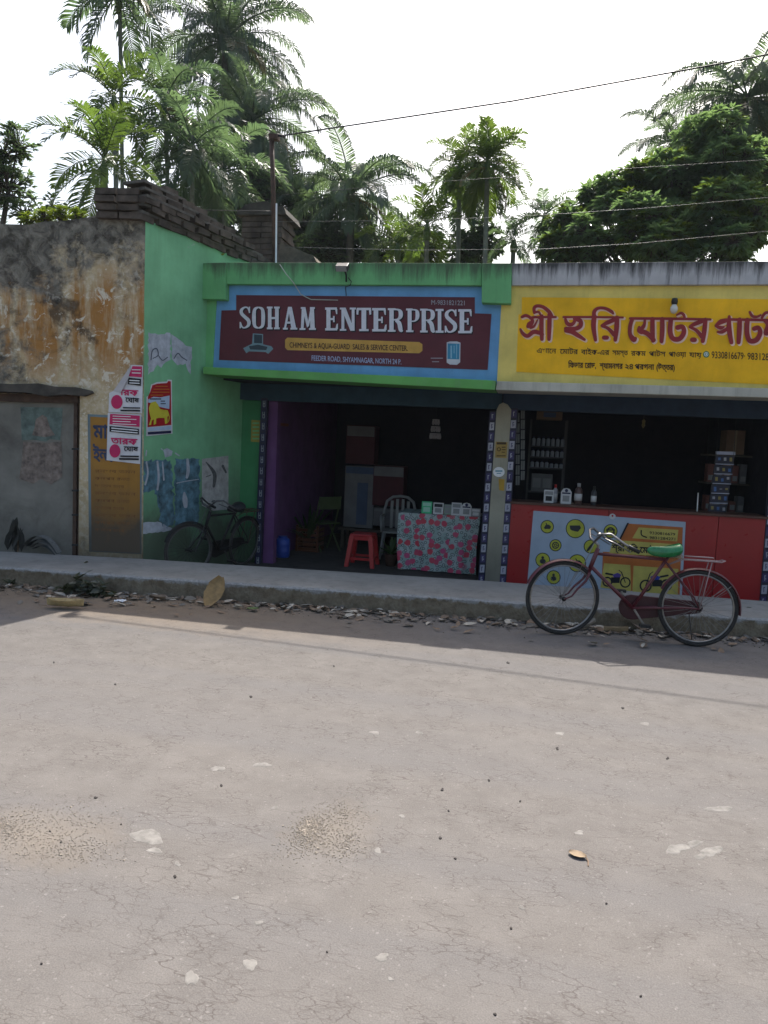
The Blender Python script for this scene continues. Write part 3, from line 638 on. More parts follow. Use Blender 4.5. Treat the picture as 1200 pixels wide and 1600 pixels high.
# slab serif capitals
def glyph(ch):
    s_ = .22                                                         # stem width in units of letter width
    G = {'I': [('r', .28, 0, .72, 1), ('r', 0, 0, 1, .09), ('r', 0, .91, 1, 1)],
     'H': [('r', .08, 0, .36, 1), ('r', .64, 0, .92, 1), ('r', .3, .45, .7, .54), ('r', 0, 0, .44, .08), ('r', .56, 0, 1, .08), ('r', 0, .92, .44, 1), ('r', .56, .92, 1, 1)],
     'E': [('r', .1, 0, .42, 1), ('r', 0, 0, .95, .1), ('r', 0, .9, .92, 1), ('r', .4, .45, .66, .54), ('r', .62, .36, .74, .63), ('p', (.80, .06), (1, .06), (1, .3), (.9, .28)), ('p', (.78, .94), (.95, .94), (.95, .7), (.86, .72))],
     'T': [('r', .34, 0, .66, 1), ('r', .18, 0, .82, .09), ('r', .02, .9, .98, 1), ('p', (.0, .95), (.16, .95), (.12, .7), (.0, .72)), ('p', (1, .95), (.84, .95), (.88, .7), (1, .72))],
     'N': [('r', .1, 0, .28, 1), ('r', .74, 0, .92, 1), ('p', (.08, 1), (.36, 1), (.92, 0), (.66, 0)), ('r', 0, 0, .4, .08), ('r', 0, .92, .3, 1), ('r', .62, .92, 1, 1)],
     'M': [('p', (.08, 0), (.24, 0), (.34, 1), (.14, 1)), ('p', (.66, 0), (.94, 0), (.88, 1), (.64, 1)), ('p', (.16, 1), (.36, 1), (.58, .18), (.46, .1)), ('p', (.84, 1), (.68, 1), (.46, .1), (.58, .18)), ('r', 0, 0, .36, .08), ('r', .58, 0, 1, .08), ('r', .08, .92, .34, 1), ('r', .66, .92, .94, 1)],
     'A': [('p', (.06, 0), (.2, 0), (.52, 1), (.36, 1)), ('p', (.6, 0), (.94, 0), (.62, 1), (.36, 1)), ('r', .22, .26, .74, .35), ('r', 0, 0, .34, .08), ('r', .52, 0, 1, .08)],
     'R': [('r', .1, 0, .38, 1), ('r', 0, 0, .5, .08), ('r', 0, .92, .5, 1), ('s', (.36, .95, .09), (.66, .94, .12), (.82, .84, .26), (.82, .65, .26), (.64, .53, .12), (.36, .51, .09)), ('s', (.52, .5, .2), (.74, .36, .27), (.84, .08, .26), (.98, .05, .1))],
     'P': [('r', .12, 0, .42, 1), ('r', 0, 0, .56, .08), ('r', 0, .92, .5, 1), ('s', (.36, .95, .09), (.7, .94, .12), (.85, .84, .28), (.85, .62, .28), (.68, .48, .12), (.4, .46, .09))],
     'O': [('s', (.5, .965, .1), (.2, .86, .24), (.14, .5, .3), (.2, .14, .24), (.5, .035, .1)), ('s', (.5, .965, .1), (.8, .86, .24), (.86, .5, .3), (.8, .14, .24), (.5, .035, .1))],
     'S': [('s', (.9, .74, .12), (.76, .92, .14), (.48, .95, .14), (.2, .84, .26), (.2, .68, .3), (.5, .52, .3), (.82, .36, .32), (.82, .17, .28), (.54, .05, .14), (.26, .07, .14), (.1, .26, .12)), ('r', .84, .7, .96, .98), ('r', .02, .02, .14, .3)]}
    return G[ch]
SOH = [('S', 374, 391.5), ('O', 394, 414), ('H', 417, 437), ('A', 442, 464.5), ('M', 468, 493.5), ('E', 508, 528), ('N', 531, 556), ('T', 557, 580), ('E', 581.5, 604), ('R', 606, 630), ('P', 634.5, 655), ('R', 656.5, 680), ('I', 680.5, 693), ('S', 694.5, 714), ('E', 716, 738)]
def draw_word(d, dx=0, dy=0, grow=0.0):
    for ch, x0, x1 in SOH:
        if ch == 'I': pass
        yt = 478.5 + (x0-373)*.0135; yb = 513.5 + (x0-373)*.021; wd = x1-x0; h = yb-yt
        def T(u, v): return (x0+u*wd+dx, yb-v*h+dy)
        for g in glyph(ch):
            if g[0] == 'r':
                _, a, b, c, e = g; d.poly([(T(a, b)[0]-grow, T(a, b)[1]+grow), (T(c, b)[0]+grow, T(c, b)[1]+grow), (T(c, e)[0]+grow, T(c, e)[1]-grow), (T(a, e)[0]-grow, T(a, e)[1]-grow)])
            elif g[0] == 'p': d.poly([T(*p) for p in g[1:]])
            else: d.stroke([(*T(a, b), c*wd+grow*2) for a, b, c in g[1:]], cap=False)
d = Draw(SG, .006, .00003); draw_word(d, 1.4, 1.6, .5); d.build('lettering_shadow', M_BLACK, sg)
d = Draw(SG, .013, .00003); draw_word(d); d.build('lettering', mat('white sign paint', (.60, .60, .64), .6, .1, 20), sg)
d = Draw(SG, .006); d.poly([(449, 527.5), (655, 534.5), (660, 538), (660, 548), (655, 552), (449, 547), (445.5, 543), (445.5, 531)]).build('yellow_band', mat('mustard band', (.52, .30, .06), .6), sg)
d = Draw(SG, .0085); d.text('CHIMNEYS & AQUA-GUARD  SALES & SERVICE CENTER.', 452.5, 543, 637, 548.2, 8.6, .012); d.build('band_lettering', mat('dark brown lettering', (.035, .012, .012), .6), sg)
d = Draw(SG, .006); d.text('FEEDER ROAD, SHYAMNAGAR, NORTH 24 P.', 487, 563.2, 627, 569.3, 8.2, .012); d.build('address_lettering', mat('pale blue lettering', (.30, .36, .52), .6), sg)
d = Draw(SG, .006); d.text('M-9831821221', 674, 476, 726, 477, 7.6, .004); d.rect(673, 559, 692, 560.3); d.rect(675, 564.5, 686, 565.8); d.build('phone_lettering', mat('grey lettering', (.30, .30, .33), .6), sg)
d = Draw(SG, .006); d.poly([(395, 521), (411, 522), (411, 538), (424, 541), (427, 545), (419, 553), (415, 550), (389, 549), (385, 552), (380, 544), (394, 537)]); d.build('chimney_picture_outline', mat('pale teal paint', (.16, .26, .29), .6), sg)
d = Draw(SG, .008); d.poly([(397, 522.5), (409.5, 523.5), (409.5, 536.5), (397, 536)]); d.poly([(389, 541), (403, 538.5), (418, 542), (416, 547), (391, 546)]); d.build('chimney_picture', mat('dark teal paint', (.03, .045, .06), .6), sg)
d = Draw(SG, .006); d.poly([(698, 535), (703, 533.5), (714, 533.5), (719.5, 535.5), (719, 566), (714, 570), (703, 569.5), (698, 566.5)]); d.build('filter_picture_casing', mat('white casing paint', (.50, .52, .55), .6), sg)
d = Draw(SG, .008); d.poly([(699.5, 536.5), (718, 537), (717.5, 561.5), (699, 561)]); d.build('filter_picture', mat('bright blue paint', (.035, .21, .34), .6), sg)
d = Draw(SG, .010); d.rect(704, 540, 706, 560); d.rect(709, 540, 710, 552); d.rect(713, 538, 714, 560); d.build('filter_picture_lines', mat('pale blue streaks', (.25, .45, .55), .6), sg)

# ------------------------------------------------------------------ yellow shop
ys = root0('yellow_shop', 'yellow fronted shop with raw cement parapet and open counter', 'shop')
fac('fascia_wall', [(804, 440), (1400, 440), (1400, 618), (798, 600)], M_CREAM, ys, 9.07, FB-.009, 0)
fac('parapet', [(799.7, 411), (1000, 409.5), (1230, 408), (1400, 407), (1400, 444), (799.7, 446)], M_GREYPAR, ys, 9.02, FB-.012)
slab(PY(9.062), [(776.5, 596), (785, 446), (812, 446), (806, 596)], .2).build('border_end', M_CREAM, ys)
fac('ledge', [(777, 595.5), (1400, 612), (1400, 627), (774.5, 609.5)], M_CEMENTLEDGE, ys, 8.90, FB+.009)
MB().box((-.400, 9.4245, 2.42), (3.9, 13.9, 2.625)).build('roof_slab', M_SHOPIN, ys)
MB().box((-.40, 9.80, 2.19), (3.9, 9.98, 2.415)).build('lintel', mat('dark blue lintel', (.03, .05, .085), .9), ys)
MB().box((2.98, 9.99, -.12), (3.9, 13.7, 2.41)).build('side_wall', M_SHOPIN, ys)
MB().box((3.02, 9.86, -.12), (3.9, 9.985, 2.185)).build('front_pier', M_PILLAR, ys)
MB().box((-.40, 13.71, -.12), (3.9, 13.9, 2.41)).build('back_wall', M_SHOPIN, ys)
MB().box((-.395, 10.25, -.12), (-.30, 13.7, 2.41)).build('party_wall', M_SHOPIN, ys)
MB().box((3.905, 9.12, -.2), (9.5, 9.40, 3.72)).build('end_wall', M_PILLAR, ys)
ysn = root0('shop_sign', 'ochre painted shop sign with large maroon lettering on the yellow shop', 'sign')
Draw(SG, .004).poly([(815.5, 464.5), (1400, 469), (1400, 611), (778, 579.5), (784, 491), (815, 491)]).build('panel', M_YELLOW, ysn)
# title traced stroke by stroke (crop pixels -> photo pixels)
def c1(pts): return [(800+x/6, 460+y/6, w_/6) for x, y, w_ in pts]
def c2(pts): return [(970+x/5.217, 460+y/5.217, w_/5.217) for x, y, w_ in pts]
TITLE = [c1(p) for p in (
    [(92, 212, 28), (130, 198, 34), (172, 218, 30), (192, 250, 38), (165, 285, 60), (150, 300, 40)], [(172, 222, 30), (225, 212, 26), (262, 225, 22)], [(175, 310, 34), (205, 300, 26), (228, 262, 18), (240, 238, 14)],
    [(78, 325, 22), (100, 365, 36), (145, 390, 40), (200, 352, 44), (250, 358, 44), (286, 375, 34)], [(278, 205, 44), (276, 300, 46), (280, 420, 38)], [(352, 190, 44), (350, 300, 46), (346, 422, 36)],
    [(250, 212, 24), (410, 212, 24)], [(372, 200, 34), (345, 160, 40), (292, 118, 36), (236, 108, 34), (208, 128, 34), (210, 172, 30)], [(212, 168, 26), (250, 165, 24), (268, 195, 20)],
    [(482, 212, 22), (760, 212, 22), (1040, 216, 22)], [(500, 228, 26), (516, 270, 40), (550, 284, 40), (578, 268, 34), (590, 240, 30)], [(590, 228, 44), (640, 248, 46), (640, 296, 46), (590, 322, 44), (500, 318, 30)], [(505, 340, 40), (560, 350, 48), (620, 385, 44), (680, 424, 28)],
    [(772, 205, 50), (764, 300, 50), (782, 428, 34)], [(768, 205, 40), (772, 160, 40), (806, 130, 32), (870, 130, 32), (928, 158, 36), (948, 178, 24)],
    [(985, 218, 46), (980, 320, 50), (968, 428, 38)], [(840, 292, 24), (900, 262, 44), (970, 232, 40)], [(842, 296, 26), (900, 318, 34), (960, 380, 44)], [(862, 405, 44), (890, 405, 44)])]
TITLE += [c2(p) for p in (
    [(76, 196, 24), (400, 198, 24), (730, 204, 22)], [(92, 206, 36), (76, 260, 36), (76, 325, 36), (104, 366, 50), (118, 360, 34)],
    [(196, 206, 22), (194, 236, 26), (184, 262, 34), (164, 284, 34)], [(150, 268, 26), (146, 296, 30), (168, 312, 30)], [(165, 300, 42), (215, 318, 42), (268, 372, 40)], [(258, 200, 40), (258, 290, 42), (262, 378, 36)],
    [(338, 200, 40), (338, 290, 42), (332, 384, 36)], [(408, 204, 42), (402, 300, 44), (424, 358, 44), (478, 362, 44), (514, 312, 42), (504, 264, 40), (462, 270, 44)], [(456, 168, 16), (490, 152, 24), (512, 166, 26), (520, 192, 22)],
    [(690, 206, 38), (682, 290, 42), (668, 382, 36)], [(562, 262, 22), (610, 238, 38), (676, 214, 34)], [(562, 266, 22), (615, 292, 30), (664, 348, 38)], [(582, 370, 42), (602, 370, 42)],
    [(880, 204, 24), (1000, 206, 24), (1260, 210, 24)], [(890, 206, 26), (820, 222, 46), (772, 254, 20)], [(772, 258, 18), (812, 272, 34), (842, 264, 16)], [(788, 306, 18), (828, 304, 34), (886, 266, 28)], [(884, 180, 26), (882, 260, 44), (890, 330, 42), (902, 392, 36)],
    [(970, 206, 42), (966, 300, 44), (960, 392, 36)], [(1032, 208, 42), (1028, 310, 44), (1050, 376, 44), (1104, 372, 46), (1136, 316, 42), (1122, 272, 40), (1086, 280, 40)], [(1052, 144, 24), (1072, 176, 26), (1110, 182, 22), (1140, 168, 18)],
    [(1240, 210, 38), (1238, 300, 40), (1236, 395, 34)], [(1172, 212, 30), (1198, 250, 36), (1180, 320, 36), (1240, 300, 26)], [(1150, 190, 24), (1180, 150, 26), (1225, 150, 22)])]
d = Draw(SG, .006, .00004)
for p in TITLE: d.stroke([(x+1.8, y+1.7, w_*.92+1.5) for x, y, w_ in p])
d.build('lettering_edge', mat('pale pink lettering edge', (.85, .60, .48), .6), ysn)
d = Draw(SG, .014, .00004)
for p in TITLE: d.stroke([(x, y, w_*.92) for x, y, w_ in p])
d.build('lettering', mat('deep red lettering', (.27, .020, .022), .5), ysn)
def words(d, lst, h, bold):
    for body, x0, y0, x1, y1 in lst: Draw(SG, .006).text(body, x0, y0, x1, y1, h, bold).build('small_lettering', mat('black brown lettering', (.03, .012, .008), .6), ysn)
words(d, [('এখােন', 839, 551.5, 869, 552.3), ('েমাটর', 875, 552.6, 903, 553.4), ('বাইক-এর', 908, 553.6, 952, 554.6), ('সমস্ত', 957, 554.8, 981, 555.4), ('রকম', 986, 555.6, 1009, 556.2), ('পাটস', 1014, 556.4, 1040, 557), ('পাওয়া', 1045, 557.2, 1072, 557.8), ('যায়', 1077, 558, 1096, 558.6)], 8.2, .018)
words(d, [('9330816679·', 1112, 559.5, 1164, 561.5), ('9831284271', 1168, 561.7, 1222, 563.7)], 11, .01)
words(d, [('িফডার', 888, 574.5, 911, 575), ('েরাড,', 914, 575, 931, 575.4), ('শ্যামনগর', 937, 575.6, 973, 576.4), ('২৪', 977, 576.6, 989, 576.9), ('পরগনা', 992, 577, 1022, 577.7), ('(উত্তর)', 1026, 577.8, 1054, 578.5)], 9, .028)
d = Draw(SG, .006); d.disc(1103.5, 553.7, 5, 5.2); d.build('phone_emblem', mat('green emblem', (.02, .19, .06), .6), ysn)
d = Draw(SG, .009); d.annulus(1103.5, 553.5, 2.3, 3.4); d.rect(1102.6, 551.8, 1104.6, 555); d.build('phone_emblem_mark', M_WHITE, ysn)

# lamps on the fascias
fl = root0('floodlight', 'small black floodlight on a bracket above the maroon sign', 'floodlight')
p = PY(8.9)(538, 424); mb = MB().box((-.075, -.05, -.035), (.075, .06, .035), Matrix.Translation(p + Vector((-.02, -.03, .04))) @ Matrix.Rotation(rad(35), 4, 'X')); mb.build('housing', M_DARKMETAL, fl, bevel=.006)
MB().box((-.065, -.055, -.028), (.065, -.047, .028), Matrix.Translation(p + Vector((-.02, -.034, .037))) @ Matrix.Rotation(rad(35), 4, 'X')).build('glass', mat('dusty glass', (.25, .25, .25), .3), fl)
MB().tube([PY(8.98)(541, 440), PY(8.93)(541, 430), PY(8.9)(538, 420)], .012, 6).build('bracket', M_DARKMETAL, fl)
MB().tube([PY(8.99)(544, 434), PY(8.95)(549, 440), PY(8.97)(547, 446), PY(8.985)(540, 448), PY(9.06)(541, 462)], .006, 5).build('cable', M_DARKMETAL, fl)
bl = root0('sign_bulb', 'round bulb in a dark holder above the red lettering of the ochre sign', 'lamp')
p = PY(8.98)(1053, 484); MB().lathe([(.012, .055), (.03, .06), (.036, .09), (.03, .125), (.012, .13)], p, 12).build('holder', M_DARKMETAL, bl, True)
MB().lathe([(.012, -.042), (.03, -.03), (.042, 0), (.04, .025), (.025, .052), (.02, .06)], p, 14).build('bulb', mat('milky bulb glass', (.7, .68, .62), .25), bl, True)
MB().tube([p + Vector((0, .0, .11)), p + Vector((0, .09, .12))], .012, 6).build('arm', M_DARKMETAL, bl)
tag(MB().tube([PY(8.97)(437, 413), PY(8.96)(447, 428), PY(8.97)(458, 441), PY(9.04)(470, 460), PY(9.05)(486, 468), PY(9.05)(528, 469)], .006, 5).build('loose_wire', mat('pale wire', (.4, .4, .36), .6)), 'loose pale wire hanging over the maroon sign', 'wire')

# shutter guides with rows of stickers
def guide(label, top, bot, wpx, n_, mode, Y=9.79):
    g = root0('shutter_guide', label, 'shutter guide', 'stickered shutter guides at the shop fronts'); pl = PY(Y)
    (tx, ty), (bx, by) = top, bot
    slab(pl, [(tx-1, ty), (tx+wpx+1, ty), (bx+wpx+1, by), (bx-1, by)], .06).build('channel', mat('dark shutter channel', (.02, .02, .04), .5), g)
    for k in range(n_):
        a, b = k/n_ + .008, (k+1)/n_ - .006; y0, y1 = ty+(by-ty)*a, ty+(by-ty)*b; x0, x1 = tx+(bx-tx)*a, tx+(bx-tx)*b
        lt = (k % 2 == 1); d = Draw(pl, .003); d.poly([(x0+.7, y0), (x0+wpx-.7, y0), (x1+wpx-.7, y1), (x1+.7, y1)])
        if mode == 'dark':
            d.build('sticker', M_NAVY, g); e = Draw(pl, .005); c = (x0+x1)/2+wpx/2; yy = (y0+y1)/2
            e.rect(c-1.8, yy-5, c-.9, yy+5); e.rect(c+.9, yy-5, c+1.8, yy+5); e.rect(c-1.8, yy-1, c+1.8, yy+.2); e.rect(c-.6, y1-3, c+.6, y1-1.8)
            e.build('sticker_mark', mat('grey sticker print', (.28, .30, .32), .6), g)
        else:
            d.build('sticker', mat('pale sticker', (.36, .36, .42), .5) if lt else mat('indigo sticker', (.045, .035, .11), .5), g)
            e = Draw(pl, .005); c = (x0+x1)/2+wpx/2; yy = (y0+y1)/2; r = random.Random(k)
            e.rect(c-1.3, y0+3, c-.2, y1-2.5); e.rect(c-.2, y0+3, c+1.2, y0+4.2)
            if r.random() < .6: e.rect(c+.4, yy, c+1.4, yy+2.5)
            e.build('sticker_mark', mat('indigo sticker', (.045, .035, .11), .5) if lt else mat('pale sticker', (.36, .36, .42), .5), g)
    return g
guide('narrow dark stickered shutter guide beside the purple wall', (409, 622), (398.5, 884), 8, 15, 'dark')
guide('stickered shutter guide on the left side of the cement pillar', (766, 642), (747.5, 912), 8.5, 17, 'mix')
guide('stickered shutter guide on the right side of the cement pillar', (799, 638), (780, 915), 9.5, 17, 'mix')
guide('stickered shutter guide at the right end of the red counter', (1212, 640), (1187, 948), 10, 17, 'mix')
pil = root0('cement_pillar', 'mossy cement pillar with stickers between the two shops', 'pillar')
PL = PY(9.78)
slab(PL, [(776, 640), (780, 632), (786, 629), (793, 632), (799, 640), (780, 918), (757, 917)], .45).build('shaft', M_PILLAR, pil)
MB().box((-.47, 9.81, 2.0), (-.28, 10.24, 2.19)).build('head', M_SHOPIN, pil)
Draw(PL, .004).poly([(774.5, 690), (793, 691), (791.5, 716), (773.5, 715)]).build('yellow_sticker', mat('faded yellow sticker', (.36, .24, .07), .7), pil)
e = Draw(PL, .006); e.rect(776, 691, 791, 694.5); e.annulus(779.5, 702, 2, 3.2, 10); e.rect(784, 698, 790, 699.5); e.rect(784, 702, 790, 703.3); e.rect(784, 706, 789, 707.2); e.rect(776, 711.5, 790, 713); e.build('sticker_print', mat('brown print', (.06, .035, .015), .7), pil)
Draw(PL, .004).disc(779.5, 737.5, 9, 7.8).build('round_sticker', M_WHITE, pil)
e = Draw(PL, .006); e.rect(774, 735, 785, 737); e.rect(776, 739, 783, 740.2); e.build('round_sticker_print', mat('teal print', (.05, .25, .33), .6), pil)
Draw(PL, .004).poly([(779, 748), (788.5, 749), (787.5, 767), (780, 766)]).build('orange_sticker', mat('mustard sticker', (.40, .24, .03), .7), pil)
d = Draw(PY(9.855), .004); d.poly([(393, 656), (407, 657), (406, 691), (392, 690)]); st = d.build('yellow_notice', mat('dim yellow notice', (.30, .25, .05), .8), gs)
d = Draw(PY(9.855), .006); 
for k in range(5): d.rect(394.5, 660+k*6, 405, 662.5+k*6)
d.build('yellow_notice_print', M_GREEN, gs)

# ------------------------------------------------------------------ things in the green shop
FZ = -.1
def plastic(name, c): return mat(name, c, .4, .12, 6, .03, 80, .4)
# red stool
def stool(label, px, py, Y):
    p = PY(Y)(px, py); h = .47; r_ = thing('plastic_stool', label, 'stool', (p.x, Y, FZ)); m = plastic('red plastic', (.34, .014, .016))
    MB().box((-.165, -.165, h-.035), (.165, .165, h)).build('seat', m, r_, bevel=.015)
    for sx in (-1, 1):
        for sy in (-1, 1):
            t0 = Vector((sx*.135, sy*.135, h-.03)); b0 = Vector((sx*.19, sy*.19, 0)); e = .032
            vs = [t0+Vector((a*e, b*e, 0)) for a, b in ((-1,-1),(1,-1),(1,1),(-1,1))] + [b0+Vector((a*e*.85, b*e*.85, 0)) for a, b in ((-1,-1),(1,-1),(1,1),(-1,1))]
            MB().add(vs, [(0,1,2,3),(7,6,5,4),(0,4,5,1),(1,5,6,2),(2,6,7,3),(3,7,4,0)]).build('leg', m, r_)
    for sx, sy in ((0, -1), (0, 1), (-1, 0), (1, 0)):
        if sx == 0:
            MB().box((-.13, sy*.148-.006, h-.085), (.13, sy*.148+.006, h-.034)).build('apron', m, r_); MB().box((-.155, sy*.178-.007, .10), (.155, sy*.178+.007, .135)).build('rail', m, r_)
        else:
            MB().box((sx*.148-.006, -.13, h-.085), (sx*.148+.006, .13, h-.034)).build('apron', m, r_); MB().box((sx*.178-.007, -.155, .10), (sx*.178+.007, .155, .135)).build('rail', m, r_)
    return r_
stool('red plastic stool standing at the open front of the green shop', 566, 880, 10.35)
# table with flowered cover
tb = root0('shop_table', 'table under a flowered cover at the front of the green shop', 'table')
T0, T1 = PY(10.2)(622, 803), PY(10.2)(750, 807); zt = .715
MB().box((T0.x+.03, 10.24, zt-.03), (T1.x-.03, 10.85, zt)).build('table_top', mat('rough wood', (.12, .07, .035), .8), tb)
for x in (T0.x+.08, T1.x-.1):
    for y in (10.28, 10.8): MB().box((x-.025, y-.025, FZ), (x+.025, y+.025, zt-.03)).build('leg', mat('rough wood', (.12, .07, .035), .8), tb)
cv = tag(MB().grid(lambda u, v: Vector((T0.x + .0 + (T1.x-T0.x)*u + (.03 - .05*u)*min(1, max(0, v-.35)*1.5) + .012*math.sin(v*7), (10.86 - .66*v/.35) if v < .35 else 10.2 - .02*math.sin(u*17+1)*(v-.35)*1.8 - .012*math.sin(u*41)*(v-.35), (zt+.006) if v < .35 else zt+.006 - (v-.35)/.65*.80)), 48, 40).build('table_cover', mat_cloth(), smooth=False), 'teal table cover printed with red and pink flowers', 'table cover')
def qr_card(label, px0, px1, ytop, ybase, Y, mats, z0, tilt=.15, arch=False, grp='payment cards on the flowered table'):
    pl = PY(Y); A_, B_ = pl(px0, ybase), pl(px1, ybase); h = pl(px0, ytop).z - z0; wd = B_.x - A_.x
    r_ = thing('payment_card', label, 'card stand', ((A_.x+B_.x)/2, Y, z0), 0, grp)
    M = Matrix.Rotation(-tilt, 4, 'X')
    if arch: pts = [(-wd/2, 0), (wd/2, 0), (wd/2, h*.75), (wd*.3, h*.95), (0, h), (-wd*.3, h*.95), (-wd/2, h*.75)]
    else: pts = [(-wd/2, 0), (wd/2, 0), (wd/2, h), (-wd/2, h)]
    MB().prism([M @ Vector((x, 0, z)) for x, z in pts], (0, .006, 0)).build('card', mats[0], r_)
    MB().prism([M @ Vector((x, -.002, z)) for x, z in ((-wd*.4, h*.62), (wd*.4, h*.62), (wd*.4, h*.9 if not arch else h*.72), (-wd*.4, h*.9 if not arch else h*.72))], (0, .001, 0)).build('header', mats[1], r_)
    MB().prism([M @ Vector((x, -.002, z)) for x, z in ((-wd*.32, h*.14), (wd*.32, h*.14), (wd*.32, h*.52), (-wd*.32, h*.52))], (0, .001, 0)).build('panel', mats[2], r_)
    if arch: MB().lathe([(wd*.16, -.001), (wd*.16, .001)], (0, 0, 0), 12).build('emblem', mats[1], r_).matrix_local = M @ Matrix.Translation((0, -.003, h*.84)) @ Matrix.Rotation(math.pi/2, 4, 'X')
    MB().prism([M @ Vector((-wd*.2, .006, h*.6)), M @ Vector((wd*.2, .006, h*.6)), Vector((wd*.2, .07, 0)), Vector((-wd*.2, .07, 0))], (0, .003, .0)).build('strut', mats[0], r_)
    return r_
M_GRN = flat('bright green card', (.06, .42, .19)); M_GRN2 = flat('mint card', (.30, .52, .40)); M_CARD = flat('off white card', (.50, .49, .48)); M_PALEGREY = flat('card grey', (.22, .22, .22))
zc = zt + .008
qr_card('bright green payment card, leftmost on the flowered table', 658, 674, 783, 806, 10.26, (M_GRN, M_GRN2, M_GRN2), zc)
qr_card('white payment card with a black header, second from left on the flowered table', 676, 692, 785, 807, 10.27, (M_CARD, M_BLACK, M_PALEGREY), zc)
qr_card('dull grey green payment card in the middle of the flowered table', 693, 705, 788, 808, 10.30, (flat('dull green card', (.22, .28, .22)), M_PALEGREY, M_PALEGREY), zc)
qr_card('tall white payment card, fourth from left on the flowered table', 704.5, 720, 785, 810, 10.25, (M_CARD, M_PALEGREY, M_PALEGREY), zc)
qr_card('arched white and indigo payment card on the flowered table', 720, 735.5, 785, 811, 10.24, (M_CARD, M_NAVY, M_PALEGREY), zc, arch=True)
qr_card('low grey payment card at the right end of the flowered table', 735.5, 750, 794, 811, 10.25, (M_PALEGREY, M_CARD, M_CARD), zc)
# cartons
def carton(label, pts, Y, depth, mats, flap=.18):
    r_ = root0('carton', label, 'carton', 'cartons in the green shop'); (x0, y0), (x1, y1) = pts; pl = PY(Y)
    A_, B_ = pl(x0, y0), pl(x1, y1); z0, z1 = B_.z, A_.z
    MB().box((A_.x, Y, z0), (B_.x, Y+depth, z1)).build('box', mats[0], r_, bevel=.006)
    MB().box((A_.x+.012, Y-.006, z1-(z1-z0)*flap), (B_.x-.012, Y-.001, z1-.012)).build('label_band', mats[1], r_); return r_
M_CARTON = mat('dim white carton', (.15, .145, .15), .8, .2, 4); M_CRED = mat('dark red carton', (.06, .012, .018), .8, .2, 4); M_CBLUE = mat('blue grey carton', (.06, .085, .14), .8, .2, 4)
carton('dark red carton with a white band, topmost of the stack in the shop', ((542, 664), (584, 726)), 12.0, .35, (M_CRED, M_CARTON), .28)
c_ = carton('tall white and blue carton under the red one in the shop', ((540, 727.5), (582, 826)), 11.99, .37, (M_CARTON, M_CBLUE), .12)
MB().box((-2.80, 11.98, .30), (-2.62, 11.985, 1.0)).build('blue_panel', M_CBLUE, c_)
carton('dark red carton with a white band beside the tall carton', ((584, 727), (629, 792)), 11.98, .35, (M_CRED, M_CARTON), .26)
sh = root0('box_shelf', 'low wooden bench carrying the cartons inside the green shop', 'bench')
pz = PY(11.97)(560, 826).z; MB().box((-3.1, 11.95, pz-.04), (-1.9, 12.45, pz-.002)).build('board', mat('dark board', (.06, .05, .04), .8), sh)
for x in (-3.05, -1.97):
    for y in (11.98, 12.36): MB().box((x, y, FZ), (x+.05, y+.05, pz-.04)).build('leg', mat('dark board', (.06, .05, .04), .8), sh)
c3z = PY(11.98)(600, 792).z
if c3z > pz: carton('grey carton under the right hand red carton', ((584, 793), (629, 824)), 11.985, .34, (mat('grey carton', (.12, .115, .12), .8), M_CARTON), .2)
# white plastic chair
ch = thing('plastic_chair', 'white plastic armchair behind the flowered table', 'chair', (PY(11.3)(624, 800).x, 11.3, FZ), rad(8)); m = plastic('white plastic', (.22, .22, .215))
MB().box((-.23, -.22, .40), (.23, .22, .43)).build('seat', m, ch, bevel=.01)
arc = [Vector((-.25+.02*0, .24, .40)), Vector((-.25, .27, .7)), Vector((-.21, .29, .86)), Vector((-.12, .30, .93)), Vector((0, .305, .945)), Vector((.12, .30, .93)), Vector((.21, .29, .86)), Vector((.25, .27, .7)), Vector((.25, .24, .40))]
MB().tube(arc, .022, 8).build('back_frame', m, ch, True)
for x in (-.13, -.045, .045, .13): MB().box((x-.022, .262, .43), (x+.022, .275, .90 if abs(x) < .1 else .87)).build('back_slat', m, ch)
for sx in (-1, 1):
    MB().tube([(sx*.25, .26, .64), (sx*.28, .0, .64), (sx*.27, -.2, .62), (sx*.25, -.22, .42)], .02, 8).build('armrest', m, ch, True)
    for sy in (-1, 1): MB().tube([(sx*.22, sy*.20, .41), (sx*.26, sy*.25, 0)], [.026, .018], 8).build('leg', m, ch, True)
# hanging ornament
hg = root0('hanging_ornament', 'small tiered white garland hanging in the green shop doorway', 'ornament'); p = PY(10.6)(682, 645)
MB().tube([p + Vector((0, 0, .25)), p + Vector((0, 0, -.08))], .004, 5).build('cord', M_DARKMETAL, hg)
mm = mat('dim garland', (.34, .30, .30), .7)
for k in range(3):
    rr = (.045, .06, .075)[k]; z = -.1 - k*.10
    MB().ring(p + Vector((0, 0, z)), rr, .008, 'z', 14, 5).build('hoop', mm, hg)
    for j in range(8 + 2*k):
        a = 2*math.pi*j/(8+2*k); q = p + Vector((rr*math.cos(a), rr*math.sin(a), z))
        MB().lathe([(.002, 0), (.009, -.02), (.012, -.05), (.003, -.075)], q, 6).build('tassel', mm, hg)
